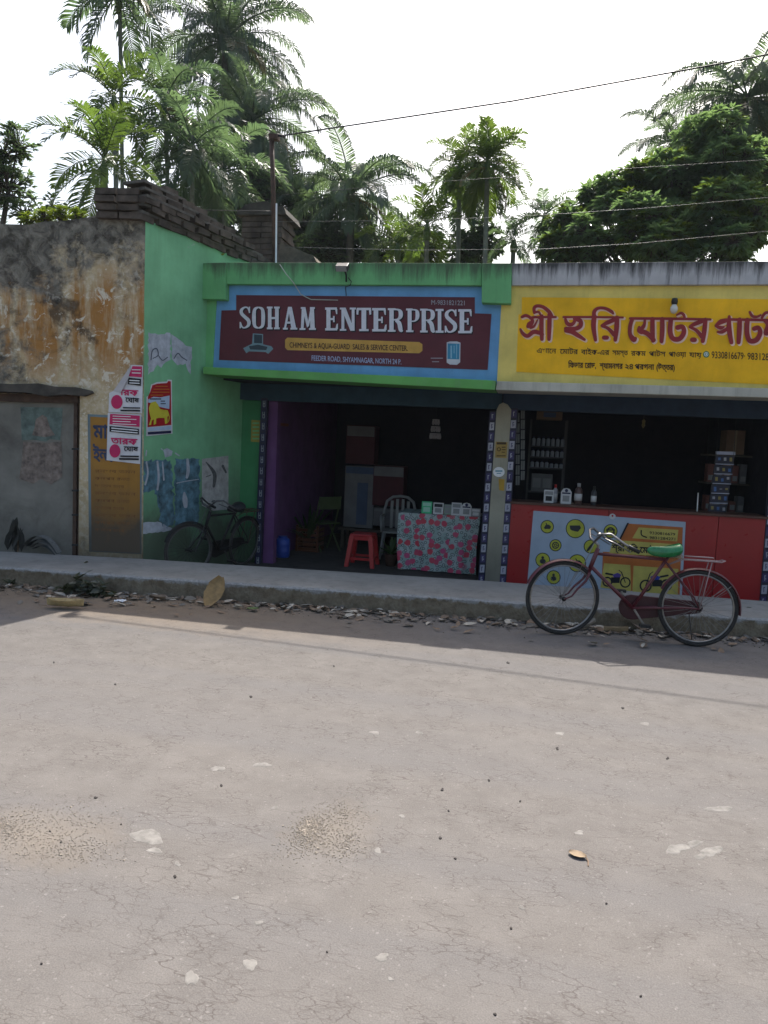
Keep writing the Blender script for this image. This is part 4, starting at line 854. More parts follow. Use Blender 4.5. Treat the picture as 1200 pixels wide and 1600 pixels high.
# blue drum, crate, green chair, dark plants
def drum(label, px0, px1, yt, yb, Y, c, name='water_drum'):
    pl = PY(Y); a, b = pl(px0, yt), pl(px1, yb); r = (b.x-a.x)/2; h = a.z-FZ; o = thing(name, label, 'container', ((a.x+b.x)/2, Y+r, FZ)); m = plastic(name+' plastic', c)
    MB().lathe([(r*.9, 0), (r, .03), (r, h*.28), (r*1.04, h*.31), (r, h*.34), (r, h*.6), (r*1.04, h*.63), (r, h*.66), (r*.98, h*.85), (r*.6, h*.93)], n=18).build('body', m, o, True)
    MB().lathe([(r*.62, h*.93), (r*.62, h), (r*.55, h)], n=14).build('lid', M_WHITE if False else m, o, True); return o
drum('blue plastic jar on the floor beside the purple wall', 427, 448, 838, 878, 10.4, (.02, .06, .32))
cr = root0('drink_crate', 'orange brown plastic crate standing deep in the green shop', 'crate'); a, b = PY(11.2)(463, 833), PY(11.2)(496, 868); m = plastic('orange crate plastic', (.09, .028, .01))
for k in range(5): MB().box((a.x, 11.2, FZ+.02+k*.075), (b.x, 11.22, FZ+.065+k*.075)).build('slat', m, cr); MB().box((a.x, 11.21, FZ+.02+k*.075), (a.x+.02, 11.55, FZ+.065+k*.075)).build('slat', m, cr); MB().box((b.x-.02, 11.21, FZ+.02+k*.075), (b.x, 11.55, FZ+.065+k*.075)).build('slat', m, cr)
for x in (a.x-.004, b.x-.03): MB().box((x, 11.19, FZ), (x+.034, 11.235, FZ+.42)).build('corner_post', m, cr)
MB().box((a.x, 11.2, FZ), (b.x, 11.56, FZ+.018)).build('base', m, cr)
gc = thing('folding_chair', 'dull green metal folding chair by the purple wall', 'chair', (PY(11.5)(508, 800).x, 11.5, FZ), rad(50)); m = mat('dull green paint', (.05, .07, .025), .6)
for sx in (-1, 1):
    MB().tube([(sx*.2, .2, 0), (sx*.2, -.02, .45), (sx*.2, -.14, .88)], .014, 6).build('frame_tube', m, gc); MB().tube([(sx*.18, -.2, 0), (sx*.18, .14, .44)], .014, 6).build('leg', m, gc)
MB().box((-.2, -.16, .44), (.2, .2, .46)).build('seat', m, gc); MB().box((-.2, -.15, .68), (.2, -.13, .88)).build('backrest', m, gc)
def houseplant(label, px, Y, h, n_, seed, c=(.02, .045, .02), z0=FZ):
    r = random.Random(seed); p = PY(Y)(px, 850); o = thing('potted_plant', label, 'plant', (p.x, Y, z0))
    MB().lathe([(.07, 0), (.10, .16), (.11, .17), (.09, .17)], n=12).build('pot', mat('dark clay', (.08, .04, .03), .8), o, True)
    lm = mat_leaf('house plant leaf', c, (c[0]*1.6, c[1]*1.5, c[2]*1.3))
    for k in range(n_):
        a = r.uniform(0, 6.28); e = r.uniform(.4, 1.3); L = h*r.uniform(.5, 1); w_ = .03
        d = Vector((math.cos(a)*math.cos(e), math.sin(a)*math.cos(e), math.sin(e))); sd_ = d.cross(Vector((0, 0, 1))).normalized()
        pts = [Vector((0, 0, .16)) + d*L*t - Vector((0, 0, .25*L*t*t)) for t in (0, .35, .7, 1)]; ws = (.006, w_, w_*.8, .002)
        MB().add([q for p_, w2 in zip(pts, ws) for q in (p_-sd_*w2, p_+sd_*w2)], [(0, 1, 3, 2), (2, 3, 5, 4), (4, 5, 7, 6)]).build('leaf', lm, o)
    return o
houseplant('dark potted plant in front of the purple wall inside the shop', 482, 11.3, .95, 26, 3)
houseplant('small green plant beside the flowered table leg', 612, 10.5, .42, 16, 5, (.05, .10, .03))
hk = tag(MB().box((-3.655, 10.35, 1.86), (-3.62, 10.75, 1.9)).build('wall_hook', mat('dim red rail', (.16, .03, .03), .7)), 'small red rail fixed to the purple wall', 'rail')

# ------------------------------------------------------------------ the yellow shop's counter and goods
ct = root0('shop_counter', 'red painted shop counter with a wooden top in the yellow shop', 'counter')
M_REDC = mat('glossy red counter paint', (.30, .012, .014), .35, .12, 3, .03, 60, .45)
cz0, cz1 = 1.0, .985
x0c, x1c = -.215, 2.915; xm = PY(9.78)(1120, 850).x; xl = PY(9.78)(850, 850).x
for k, (a, b) in enumerate(((x0c, 1.02), (1.026, xm), (xm+.006, x1c))): MB().box((a, 9.80, FZ), (b, 9.83, cz0-.03)).build('front_panel', M_REDC, ct, bevel=.004)
MB().box((x0c-.01, 9.765, cz0-.03), (x1c, 10.30, cz0)).build('counter_top', mat('brown laminate', (.10, .045, .03), .5), ct, bevel=.005)
for x in (x0c, x1c-.03): MB().box((x, 9.835, FZ), (x+.03, 10.28, cz0-.03)).build('side_panel', M_REDC, ct)
BN = PY(9.79)
bn = root0('banner', 'printed vinyl banner with motorcycles on the red counter', 'banner')
Draw(BN, .003).poly([(833.5, 798), (1071.5, 815.5), (1065, 938), (823, 921)]).build('vinyl', mat('pale blue vinyl', (.33, .39, .47), .45, .12, 5), bn)
d = Draw(BN, .006); d.poly([(981, 818), (1067, 824), (1066, 851), (968, 845)]); d.poly([(942, 862), (1064, 868), (1062, 932), (940, 918)]); d.build('orange_field', mat('orange vinyl', (.42, .12, .025), .45), bn)
d = Draw(BN, .009); d.poly([(998, 824), (1060, 828), (1058, 846), (988, 841)]); d.poly([(958, 843.5), (1065, 851), (1063, 872), (952, 864)]); d.poly([(944, 880), (985, 883), (986, 924), (938, 918)]); d.poly([(990, 884), (1060, 889), (1059, 930), (988, 925)]); d.build('yellow_field', mat('yellow vinyl', (.46, .38, .09), .45), bn)
d = Draw(BN, .012)
d.text('শ্রী হির েমাটর পাটস', 956, 860, 1062, 868, 10, .03); d.text('এখােন সমস্ত রকম পাটস', 990, 869, 1058, 873.5, 3, 0); d.text('9330816679', 1015, 834.5, 1055, 837, 4.4, .015); d.text('9831284271', 1015, 842, 1055, 844.5, 4.4, .015)
d.stroke([(1002, 829, 2.2), (1002.5, 836, 1.8), (1010, 839.5, 2.2)]); d.poly([(980, 817), (983, 817), (969, 845), (966, 845)]); d.build('black_print', M_BLACK, bn)
CIR = [(855, 823, 10.5), (899, 826, 15), (868, 852, 9.5), (848, 875, 11.5), (954, 830, 11), (923, 854, 11), (902, 880, 14), (865, 902, 11)]
for x, y, r_ in CIR:
    Draw(BN, .006).disc(x, y, r_).build('round_frame', M_BLACK, bn)
    Draw(BN, .009).disc(x, y, r_-1.3).build('round_field', mat('acid yellow vinyl', (.40, .40, .045), .45), bn)
for i, (x, y, r_) in enumerate(CIR):
    d = Draw(BN, .012); k = r_/12
    if i in (0, 6): d.poly([(x-6*k, y+2*k), (x-3*k, y-3*k), (x+3*k, y-4*k), (x+7*k, y), (x+5*k, y+4*k), (x-4*k, y+4*k)]); d.stroke([(x-2*k, y-6*k, 1.5), (x+3*k, y+3*k, 2)])
    elif i == 1: d.poly([(x-9, y-5), (x+7, y-5), (x+9, y-1), (x+4, y+5), (x-5, y+3), (x-8, y+1)])
    elif i == 2: d.annulus(x, y, 4, 5.5); d.annulus(x, y, 1.2, 2.2); [d.stroke([(x+2*math.cos(a), y+2*math.sin(a), 1), (x+4.4*math.cos(a), y+4.4*math.sin(a), 1)]) for a in (0, 1.26, 2.5, 3.8, 5)]
    elif i == 4: d.annulus(x, y, 4, 6.5); d.rect(x-7, y-3, x+7, y-1); d.rect(x-7, y+2, x+7, y+4)
    elif i == 5: d.stroke([(x+4, y-6, 2), (x-1, y+1, 4), (x-5, y+6, 3)])
    else: d.disc(x, y+2, 5*k, 4*k); d.disc(x, y-4*k, 2.3*k); d.rect(x-1, y-4, x+1, y+2)
    d.build('spare_part_pictures', mat('dark grey vinyl print', (.025, .025, .03), .45), bn)
def moto(cx, cy, s_, flip, body):
    fx_ = -1 if flip else 1
    d = Draw(BN, .012); d.annulus(cx+fx_*14*s_, cy+8*s_, 6.2*s_, 8.4*s_); d.annulus(cx-fx_*14*s_, cy+7*s_, 5.5*s_, 8*s_)
    d.poly([(cx-fx_*8*s_, cy+9*s_), (cx+fx_*5*s_, cy+9*s_), (cx+fx_*6*s_, cy), (cx-fx_*8*s_, cy)]); d.stroke([(cx+fx_*14*s_, cy+8*s_, 1.4), (cx+fx_*8*s_, cy-8*s_, 1.8)]); d.stroke([(cx-fx_*16*s_, cy-6*s_, 3), (cx-fx_*6*s_, cy-4*s_, 3)]); d.stroke([(cx+fx_*8*s_, cy-8*s_, 1.2), (cx+fx_*4*s_, cy-11*s_, 1.2)])
    d.build('motorcycle_picture', M_BLACK, bn)
    d = Draw(BN, .016); d.poly([(cx-fx_*6*s_, cy-4*s_), (cx+fx_*2*s_, cy-7*s_), (cx+fx_*8*s_, cy-4*s_), (cx+fx_*6*s_, cy), (cx-fx_*4*s_, cy)]); d.build('motorcycle_tank_picture', body, bn)
moto(963, 902, 1.0, False, mat('violet print', (.07, .04, .22), .45)); moto(1025, 906, 1.15, True, mat('blue print', (.02, .04, .28), .45))
# things on the counter
def bottle(label, px, yt, Y, c, cap, w_=.032):
    p = PY(Y)(px, yt); h = max(.1, p.z - cz0); o = thing('oil_bottle', label, 'bottle', (p.x, Y, cz0), 0, 'bottles on the red counter')
    MB().lathe([(w_*.9, 0), (w_, .01), (w_, h*.6), (w_*.85, h*.72), (w_*.4, h*.82)], n=12).build('body', plastic('bottle '+cap, c), o, True)
    MB().lathe([(w_*.45, h*.82), (w_*.45, h), (w_*.3, h)], n=10).build('cap', plastic('cap '+cap, {'red': (.4, .02, .02), 'black': (.02, .02, .02), 'grey': (.25, .25, .25)}[cap]), o, True)
    MB().lathe([(w_*1.02, h*.18), (w_*1.02, h*.5)], n=12).build('label_wrap', M_CARD, o, True)
G2 = 'payment cards on the red counter'
qr_card('white payment card with a dark base, left one on the red counter', 849, 864.5, 765, 788.5, 9.95, (M_CARD, M_PALEGREY, M_BLACK), cz0, grp=G2)
qr_card('arched white and indigo payment card, right one on the red counter', 875.5, 892, 762, 789, 9.95, (M_CARD, M_NAVY, M_PALEGREY), cz0, arch=True, grp=G2)
bottle('clear bottle with a red cap between the two cards on the counter', 868.5, 757, 10.05, (.30, .30, .32), 'red')
bottle('brown bottle with a pale label, left of the dark pair on the counter', 905, 755, 10.0, (.07, .035, .03), 'grey', .05)
bottle('slim black bottle, right of the dark pair on the counter', 929, 760, 10.0, (.03, .03, .035), 'black', .036)
wb = root0('paper_tag', 'small white round tag at the top edge of the banner', 'tag'); d = Draw(BN, .004); d.disc(957, 807, 5, 4.5); d.build('tag_disc', M_CARD, wb); d = Draw(BN, .007); d.disc(957, 806, 1.6); d.build('tag_mark', M_RED, wb)
# rack of bottles on the left
rk = root0('goods_rack', 'tall rack of boxed bottles at the left inside the yellow shop', 'rack'); pr = PY(11.3); ra, rb = pr(832, 655), pr(882, 700); dk = mat('dark rack steel', (.05, .05, .055), .6)
for x in (ra.x-.03, rb.x): MB().box((x, 11.3, FZ), (x+.03, 11.33, ra.z)).build('upright', dk, rk); MB().box((x, 11.6, FZ), (x+.03, 11.63, ra.z)).build('upright', dk, rk)
SHZ = [pr(856, y).z for y in (697, 714, 731, 769)]
for z in SHZ: MB().box((ra.x, 11.31, z-.02), (rb.x, 11.62, z)).build('shelf', dk, rk)
kk = 0
for r_i, z in enumerate(SHZ[:3]):
    for k in range(7):
        x = ra.x + .04 + k*(rb.x-ra.x-.07)/6.0; hh = (.14, .11, .10)[r_i]*(1 if not (r_i == 2 and k > 3) else .8); o = thing('goods_bottle', '%s pale bottle on the %s shelf of the goods rack' % (('leftmost', 'second from left', 'third from left', 'middle', 'third from right', 'second from right', 'rightmost')[k], ('uppermost', 'middle', 'third')[r_i]), 'bottle', (x, 11.36, z), 0, ('bottles on the top rack shelf', 'bottles on the middle rack shelf', 'bottles on the third rack shelf')[r_i])
        MB().lathe([(.026, 0), (.027, hh*.7), (.012, hh*.82)], n=8).build('body', mat('dim pale bottle', (.26, .29, .34), .5), o); MB().lathe([(.014, hh*.82), (.014, hh)], n=8).build('cap', M_NAVY, o)
for k, (x0, x1, y0, y1) in enumerate(((831, 846, 740, 767), (847, 862, 741, 767))):
    a, b = PY(11.32)(x0, y0), PY(11.32)(x1, y1); o = root0('goods_box', ('white goods box on the bottom rack shelf, left one', 'white goods box on the bottom rack shelf, right one')[k], 'box', 'boxes on the rack')
    MB().box((a.x, 11.32, SHZ[3]+.001), (b.x, 11.5, a.z)).build('carton', M_CARTON, o, bevel=.004); MB().box((a.x+.02, 11.315, SHZ[3]+.06), (b.x-.02, 11.319, a.z-.06)).build('print', M_PALEGREY, o)
a, b = PY(11.32)(838, 658), PY(11.32)(877, 676); o = root0('goods_box', 'brown carton lying on top of the goods rack', 'box', 'boxes on the rack'); MB().box((a.x, 11.32, ra.z+.002), (b.x, 11.6, ra.z+.16)).build('carton', mat('brown carton', (.16, .10, .065), .8), o, bevel=.004)
MB().box((a.x+.1, 11.316, ra.z+.04), (a.x+.28, 11.319, ra.z+.11)).build('print', M_CBLUE, o)
# hanging strips beside the pillar
for k, (x, y0, y1) in enumerate(((809, 645, 760), (817, 640, 752))):
    o = root0('packet_strip', ('strip of grey packets hanging just inside the yellow shop, left one', 'strip of grey packets hanging just inside the yellow shop, right one')[k], 'packets', 'hanging packet strips')
    for j in range(7):
        yy = y0 + (y1-y0)*j/7; slab(PY(10.1), [(x-3, yy), (x+3, yy), (x+2.6, yy+(y1-y0)/7-2), (x-3.4, yy+(y1-y0)/7-2)], .012).build('packet', mat('dim packet foil', (.16, .17, .17), .4), o)
    MB().tube([PY(10.1)(x, y0-30), PY(10.1)(x, y1)], .003, 4).build('cord', M_DARKMETAL, o)
# chain packet display on the right
dp = root0('packet_display', 'hanging display of black packets at the right of the yellow shop', 'display'); pq = PY(10.15)
for j in range(6):
    y0 = 712 + j*15.2; xo = 1119 - j*2.2; wd = 29 - j*.2
    slab(pq, [(xo, y0), (xo+wd, y0+1), (xo+wd-1.8, y0+13), (xo-1.8, y0+12)], .04).build('packet', mat('black packet', (.018, .018, .035), .4), dp)
    slab(pq, [(xo-.6, y0+12.2), (xo+wd-1, y0+13.2), (xo+wd-1.2, y0+14.6), (xo-.8, y0+13.6)], .02, .012).build('packet_edge', mat('pale packet edge', (.33, .34, .42), .5), dp)
    for q in range(3): Draw(pq, .004).rect(xo+3+q*9, y0+3+(q*j) % 4, xo+7+q*9, y0+7+(q+j) % 4).build('packet_print', mat('packet print %d' % ((q+j) % 3), ((.05, .12, .3), (.3, .3, .33), (.25, .2, .06))[(q+j) % 3], .5), dp)
slab(pq, [(1119, 705), (1149, 706), (1149, 711), (1119, 710)], .03).build('header', mat('pale packet edge', (.33, .34, .42), .5), dp)
for x in (1120, 1147): MB().tube([pq(x+4, 640), pq(x, 705), pq(x-14, 802)], .003, 5).build('hanging_wire', M_DARKMETAL, dp)
o = root0('goods_box', 'brown cardboard box high at the right inside the yellow shop', 'box'); MB().box((PY(11.0)(1137, 668).x, 11.0, 1.75), (PY(11.0)(1166, 668).x, 11.35, 2.08)).build('carton', mat('brown carton', (.16, .10, .065), .8), o, bevel=.004)
MB().box((PY(11.0)(1149, 668).x, 10.997, 1.75), (PY(11.0)(1153, 668).x, 10.999, 2.08)).build('tape', mat('tape', (.22, .16, .10), .4), o)
o = root0('wall_shelf', 'wall shelf crowded with dim goods at the right of the yellow shop', 'shelf')
for z in (.95, 1.35, 1.74): MB().box((2.40, 10.95, z-.025), (2.975, 11.4, z)).build('board', mat('dark board', (.06, .05, .04), .8), o)
for z in (.95, 1.35):
    for k in range(5):
        b_x = 2.43 + k*.105; g = root0('goods_packet', '%s dim packet on the %s wall shelf at the right of the yellow shop' % (('leftmost', 'second', 'middle', 'fourth', 'rightmost')[k], 'upper' if z > 1.2 else 'lower'), 'packet', 'packets on the upper wall shelf' if z > 1.2 else 'packets on the lower wall shelf')
        MB().box((b_x, 11.0, z+.001), (b_x+.085, 11.2, z+R.uniform(.14, .27))).build('wrapper', mat('dim goods %d' % (k % 3), ((.16, .06, .05), (.12, .12, .13), (.18, .12, .08))[k % 3], .6), g, bevel=.006)
        MB().box((b_x+.012, 10.995, z+.03), (b_x+.073, 10.998, z+.1)).build('print', M_PALEGREY, g)
hg2 = root0('hanging_ornament', 'small dark charm hanging in the yellow shop doorway', 'ornament'); p = PY(10.3)(1006, 655)
MB().tube([p + Vector((0, 0, .2)), p], .004, 5).build('cord', M_DARKMETAL, hg2); MB().lathe([(.004, .0), (.022, -.02), (.018, -.06), (.024, -.08), (.003, -.12)], p, 8).build('charm', mat('dim brass', (.12, .09, .03), .5), hg2)
o = tag(MB().tube([PY(10.0)(1089, 801), PY(10.0)(1091, 770)], .007, 6).build('incense_stick', M_WHITE), 'thin white stick upright on the red counter', 'stick')

# ------------------------------------------------------------------ bicycles
def bicycle(label, rear, front, cols, lean=0.0, steer=0.0, wrap=True):
    rear, front = Vector(rear), Vector(front); d = front - rear; rz = math.atan2(d.y, d.x)
    o = thing('bicycle', label, 'bicycle', rear, rz); o.rotation_euler = (lean, 0, rz); o.rotation_mode = 'XYZ'
    WBs = d.length; Rw = .345; fr, dk, ch = cols['frame'], cols['dark'], cols['chrome']
    AX = Vector((0, 0, Rw)); FX = Vector((WBs, 0, Rw)); BB = Vector((.56, 0, .30)); ST = Vector((.30, 0, .76)); HT = Vector((WBs-.285, 0, .80)); HB = Vector((WBs-.235, 0, .62))
    m = MB(); m.tube([BB, ST + Vector((-.02, 0, .03))], .016); m.tube([ST, HT + Vector((.004, 0, -.03))], .014); m.tube([BB, HB + Vector((-.008, 0, .03))], .017); m.tube([HB + Vector((.01, 0, -.02)), HT + Vector((-.01, 0, .02))], .02)
    for s_ in (-1, 1): m.tube([BB + Vector((0, s_*.02, 0)), AX + Vector((.1, s_*.055, 0)), AX + Vector((0, s_*.06, 0))], .010); m.tube([ST + Vector((0, s_*.015, -.02)), AX + Vector((.05, s_*.055, .1)), AX + Vector((0, s_*.06, 0))], .008)
    m.build('frame', fr, o, True)
    SM = Matrix.Translation(HB) @ Matrix.Rotation(steer, 4, (HT-HB).normalized()) @ Matrix.Translation(-HB)
    def wheel(c, name, M=None):
        t = MB().ring(c, Rw-.019, (.019, .019), 'y', 48, 8)
        r_ = MB().ring(c, Rw-.042, (.009, .014), 'y', 48, 6)
        hb = MB().tube([c + Vector((0, -.05, 0)), c + Vector((0, -.02, 0)), c + Vector((0, .02, 0)), c + Vector((0, .05, 0))], [.022, .014, .014, .022], 10)
        sp = MB()
        for k in range(32):
            a = 2*math.pi*k/32; b = a + (.35 if k % 4 < 2 else -.35); sd_ = -1 if k % 2 else 1
            sp.tube([c + Vector((math.cos(b)*.02, sd_*.03, math.sin(b)*.02)), c + Vector((math.cos(a)*(Rw-.045), 0, math.sin(a)*(Rw-.045)))], .0016, 4, False)
        if M:
            for q in (t, r_, hb, sp): q.v = [tuple(M @ Vector(v)) for v in q.v]
        w_ = t.build(name, cols['tyre'], o, True); r_.build('rim', ch, w_, True); hb.build('hub', dk, w_, True); sp.build('spokes', cols['spoke'], w_)
        return w_
    wheel(AX, 'rear_wheel'); wheel(FX, 'front_wheel', SM)
    # fork
    m = MB()
    for s_ in (-1, 1): m.tube([HB + Vector((.012, s_*.03, -.03)), HB + Vector((.045, s_*.045, -.10)), FX + Vector((-.115, s_*.055, .10)), FX + Vector((-.065, s_*.058, .03)), FX + Vector((0, s_*.058, 0))], [.013, .012, .010, .008, .008])
    m.tube([HB + Vector((.012, -.035, -.03)), HB + Vector((.012, .035, -.03))], .014)
    m.v = [tuple(SM @ Vector(v)) for v in m.v]; m.build('fork', fr, o, True)
    # mudguards
    def guard(c, a0, a1, name, mat_, M=None):
        m = MB(); n_ = 24
        vs = []
        for i in range(n_+1):
            a = a0 + (a1-a0)*i/n_; e = Vector((math.cos(a), 0, math.sin(a))); rr = Rw + .018
            vs += [c + e*(rr-.014) + Vector((0, -.03, 0)), c + e*rr + Vector((0, -.016, 0)), c + e*rr + Vector((0, .016, 0)), c + e*(rr-.014) + Vector((0, .03, 0))]
        m.add(vs, [(i*4+j, i*4+j+1, i*4+j+5, i*4+j+4) for i in range(n_) for j in range(3)])
        if M: m.v = [tuple(M @ Vector(v)) for v in m.v]
        return m.build(name, mat_, o, True)
    guard(AX, rad(-12+180) - rad(30), rad(20), 'rear_mudguard', fr) if False else guard(AX, rad(25), rad(186), 'rear_mudguard', fr)
    guard(FX, rad(62), rad(175), 'front_mudguard', fr, SM) if False else guard(FX, rad(20), rad(128), 'front_mudguard', fr, SM)
    for s_ in (-1, 1): MB().tube([AX + Vector((0, s_*.06, 0)), AX + Vector((-.26, s_*.035, .22))], .003, 5).build('mudguard_stay', ch, o); MB().tube([FX + Vector((0, s_*.06, 0)), FX + Vector((-.16, s_*.035, .31))], .003, 5).build('mudguard_stay', ch, o)
    # handlebar: rises forward from the stem, sweeps back to the grips
    ST0 = HT + Vector((-.012, 0, .05)); h = o
    m = MB().tube([HT, ST0, ST0 + Vector((.04, 0, .03))], .013)
    for s_ in (-1, 1):
        m.tube([ST0 + Vector((.04, 0, .03)), ST0 + Vector((.055, s_*.08, .055)), ST0 + Vector((.035, s_*.17, .12)), ST0 + Vector((-.02, s_*.235, .13)), ST0 + Vector((-.14, s_*.27, .05)), ST0 + Vector((-.26, s_*.28, -.01))], .0115, 8)
        m.tube([ST0 + Vector((.02, s_*.20, .085)), ST0 + Vector((-.08, s_*.245, .045)), ST0 + Vector((-.2, s_*.26, -.02))], .006, 6)
    m.v = [tuple(SM @ Vector(v)) for v in m.v]; hbx = m.build('handlebar', ch, o, True)
    for s_ in (-1, 1):
        g = MB().tube([ST0 + Vector((-.17, s_*.273, .034)), ST0 + Vector((-.27, s_*.28, -.012))], .018, 8); g.v = [tuple(SM @ Vector(v)) for v in g.v]; g.build('grip', dk, hbx, True)
    bq = MB().lathe([(.028, 0), (.028, .012), (.018, .024), (.004, .028)], ST0 + Vector((.04, .12, .10)), 12); bq.v = [tuple(SM @ Vector(v)) for v in bq.v]; bq.build('bell', ch, hbx, True)
    bk = MB().tube([ST0 + Vector((.02, -.05, .02)), HB + Vector((.05, -.05, .02)), HB + Vector((.06, -.045, -.06))], .004, 5); bk.v = [tuple(SM @ Vector(v)) for v in bk.v]; bk.build('brake_rod', ch, o)
    # saddle
    def sad(u, v):
        a = 2*math.pi*v; x = .47 - .31*u; wd = (.02 + .088*(1/(1+math.exp(-(u-.55)*11))))*math.sqrt(max(0, 1-(2*u-1)**8))
        zc = .835 + .03*u - .025*math.sin(u*math.pi); th = (.042 + .034*u)*math.sqrt(max(0, 1-(2*u-1)**6))
        return Vector((x, math.cos(a)*wd, zc + (math.sin(a)*th if math.sin(a) > 0 else math.sin(a)*th*.8)))
    sdl = MB().grid(sad, 20, 16).build('saddle', cols['saddle'], o, True)
    m = MB().tube([ST, Vector((.285, 0, .81))], .012)
    for s_ in (-1, 1): m.ring(Vector((.19, s_*.05, .80)), .018, .005, 'y', 14, 5); m.tube([(.19, s_*.05, .815), (.30, s_*.03, .80), (.42, s_*.012, .825)], .005, 5)
    m.build('saddle_springs', cols['springs'], o, True)
    # chain case, cranks, pedals
    m = MB(); pts = [(BB.x + .115*math.cos(a), BB.z + .115*math.sin(a)) for a in [rad(-95 + 20*k) for k in range(11)]] + [(AX.x + .055*math.cos(a), AX.z + .055*math.sin(a)) for a in [rad(100 + 20*k) for k in range(9)]]
    m.prism([Vector((x, -.075, z)) for x, z in pts], (0, .035, 0)); cc = m.build('chain_case', cols['case'], o, bevel=.006)
    m = MB().tube([Vector((BB.x-.07, -.055-.0, BB.z-.015)), Vector((AX.x+.02, -.055, AX.z-.005))], .012); m.build('chain_case_rib', cols['frame'], cc, True) if False else None
    ca = rad(55)
    for s_, a in ((-1, ca), (1, ca + math.pi)):
        e = BB + Vector((math.cos(a)*.16, s_*.11, math.sin(a)*.16)); ck = MB().tube([BB + Vector((0, s_*.10, 0)), e], .010, 6).build('crank', ch, o)
        MB().box((e.x-.045, e.y + (0 if s_ > 0 else -.09), e.z-.012), (e.x+.045, e.y + (.09 if s_ > 0 else 0), e.z+.012)).build('pedal', dk, ck)
    # rear carrier
    m = MB(); zc_ = .775
    m.tube([(.16, -.05, zc_), (-.16, -.065, zc_), (-.19, -.05, zc_+.012), (-.19, .05, zc_+.012), (-.16, .065, zc_), (.16, .05, zc_)], .0065, 6)
    for x in (.1, .02, -.06, -.14): m.tube([(x, -.06, zc_), (x, .06, zc_)], .0045, 5)
    m.tube([(.14, -.025, zc_+.03), (-.10, -.03, zc_+.03), (-.10, .03, zc_+.03), (.14, .025, zc_+.03)], .005, 5)
    for s_ in (-1, 1): m.tube([(-.08, s_*.06, zc_), (0, s_*.065, Rw)], .005, 5); m.tube([(.16, s_*.05, zc_), (.27, s_*.015, .72)], .005, 5)
    m.build('carrier', cols['carrier'], o, True)
    MB().tube([(.06, -.07, Rw-.03), (.02, -.13, .16), (-.02, -.20, .0+.012*1 - lean*.2)], .007, 6).build('kickstand', ch, o)
    return o
TY = mat('bicycle tyre rubber', (.028, .026, .025), .85, .3, 20, .2, space='object')
mred = mat('faded maroon bicycle paint', (.085, .011, .018), .35, .3, 12, .05, 60, .5, space='object')
RC, FC = gpx(1086, 1010), gpx(874, 991)
bike = bicycle('old maroon bicycle with a green saddle cover standing at the road edge', (RC.x, RC.y, 0), (FC.x, FC.y, 0), dict(frame=mred, dark=mat('black grip rubber', (.015, .015, .015), .6, space='object'), chrome=mat('worn bicycle chrome', (.26, .25, .24), .4, .2, 20, .05, metal=1, space='object'), tyre=TY, spoke=mat('spoke steel', (.22, .21, .2), .45, metal=.8), saddle=mat('green plastic saddle wrap', (.012, .17, .05), .22, .3, 22, .5, 30, .6, space='object'), springs=mat('pale brown saddle leather', (.30, .22, .15), .8), case=mat('dark maroon case', (.045, .008, .012), .45, .3), carrier=mat('pale pink worn paint', (.28, .2, .2), .5)), lean=rad(4), steer=rad(14))
dm = mat('dirty black paint', (.012, .011, .011), .6, .4, 14, .1)
bike2 = bicycle('dark old bicycle parked against the green wall behind the walkway', (-3.80, 9.50, FZ), (-4.06, 8.42, FZ), dict(frame=dm, dark=dm, chrome=mat('dull steel', (.10, .10, .10), .45, metal=.7), tyre=mat('dusty tyre', (.04, .037, .034), .9), spoke=dm, saddle=mat('black saddle vinyl', (.018, .018, .02), .5), springs=dm, case=dm, carrier=mat('rusty carrier', (.07, .035, .025), .7)), lean=rad(-5), steer=rad(-18))

# ------------------------------------------------------------------ litter along the kerb
def leaf_quad(m, p, a, L, W_, tilt, roll, curl=.15):
    M = Matrix.Translation(p) @ Matrix.Rotation(a, 4, 'Z') @ Matrix.Rotation(tilt, 4, 'Y') @ Matrix.Rotation(roll, 4, 'X')
    pts = [(-L/2, 0, 0), (-L*.2, -W_/2, curl*L*.3), (L*.15, -W_/2.2, curl*L*.3), (L/2, 0, curl*L*.1), (L*.15, W_/2.2, curl*L*.3), (-L*.2, W_/2, curl*L*.3), (0, 0, 0)]
    m.add([M @ Vector(q) for q in pts], [(0, 1, 6), (1, 2, 6), (2, 3, 6), (3, 4, 6), (4, 5, 6), (5, 0, 6)])
DL = [mat('dry brown leaf', (.20, .14, .095), .85, .35, 25, .3), mat('pale dry leaf', (.42, .37, .30), .85, .3, 25, .3), mat('grey dry leaf', (.15, .135, .115), .9, .3, 25, .3)]
for gi, dm_ in enumerate(DL):
    m = MB(); r = random.Random(50+gi)
    for i in range((700, 330, 650)[gi]):
        x = r.uniform(-7.5, 4.5); dens = .35 + .65*(mnoise.noise(Vector((x*.8, 0, 0)))*.5+.5)
        if r.random() > dens: continue
        off = abs(r.gauss(0, .15)) if r.random() < .86 else r.uniform(0, .75)
        y = lerp_line(WF, x) - .03 - off; s_ = r.uniform(.035, .14)
        leaf_quad(m, Vector((x, y, .006 + r.uniform(0, .02))), r.uniform(0, 6.28), s_, s_*r.uniform(.3, .65), r.uniform(-.35, .1), r.uniform(-.4, .4), r.uniform(0, .4))
    tag(m.build('leaf_litter', dm_), ('dry brown leaf litter strewn along the kerb', 'pale dry leaf litter and scraps strewn along the kerb', 'grey crumbled leaf litter strewn along the kerb')[gi], 'leaf litter', kind='stuff')
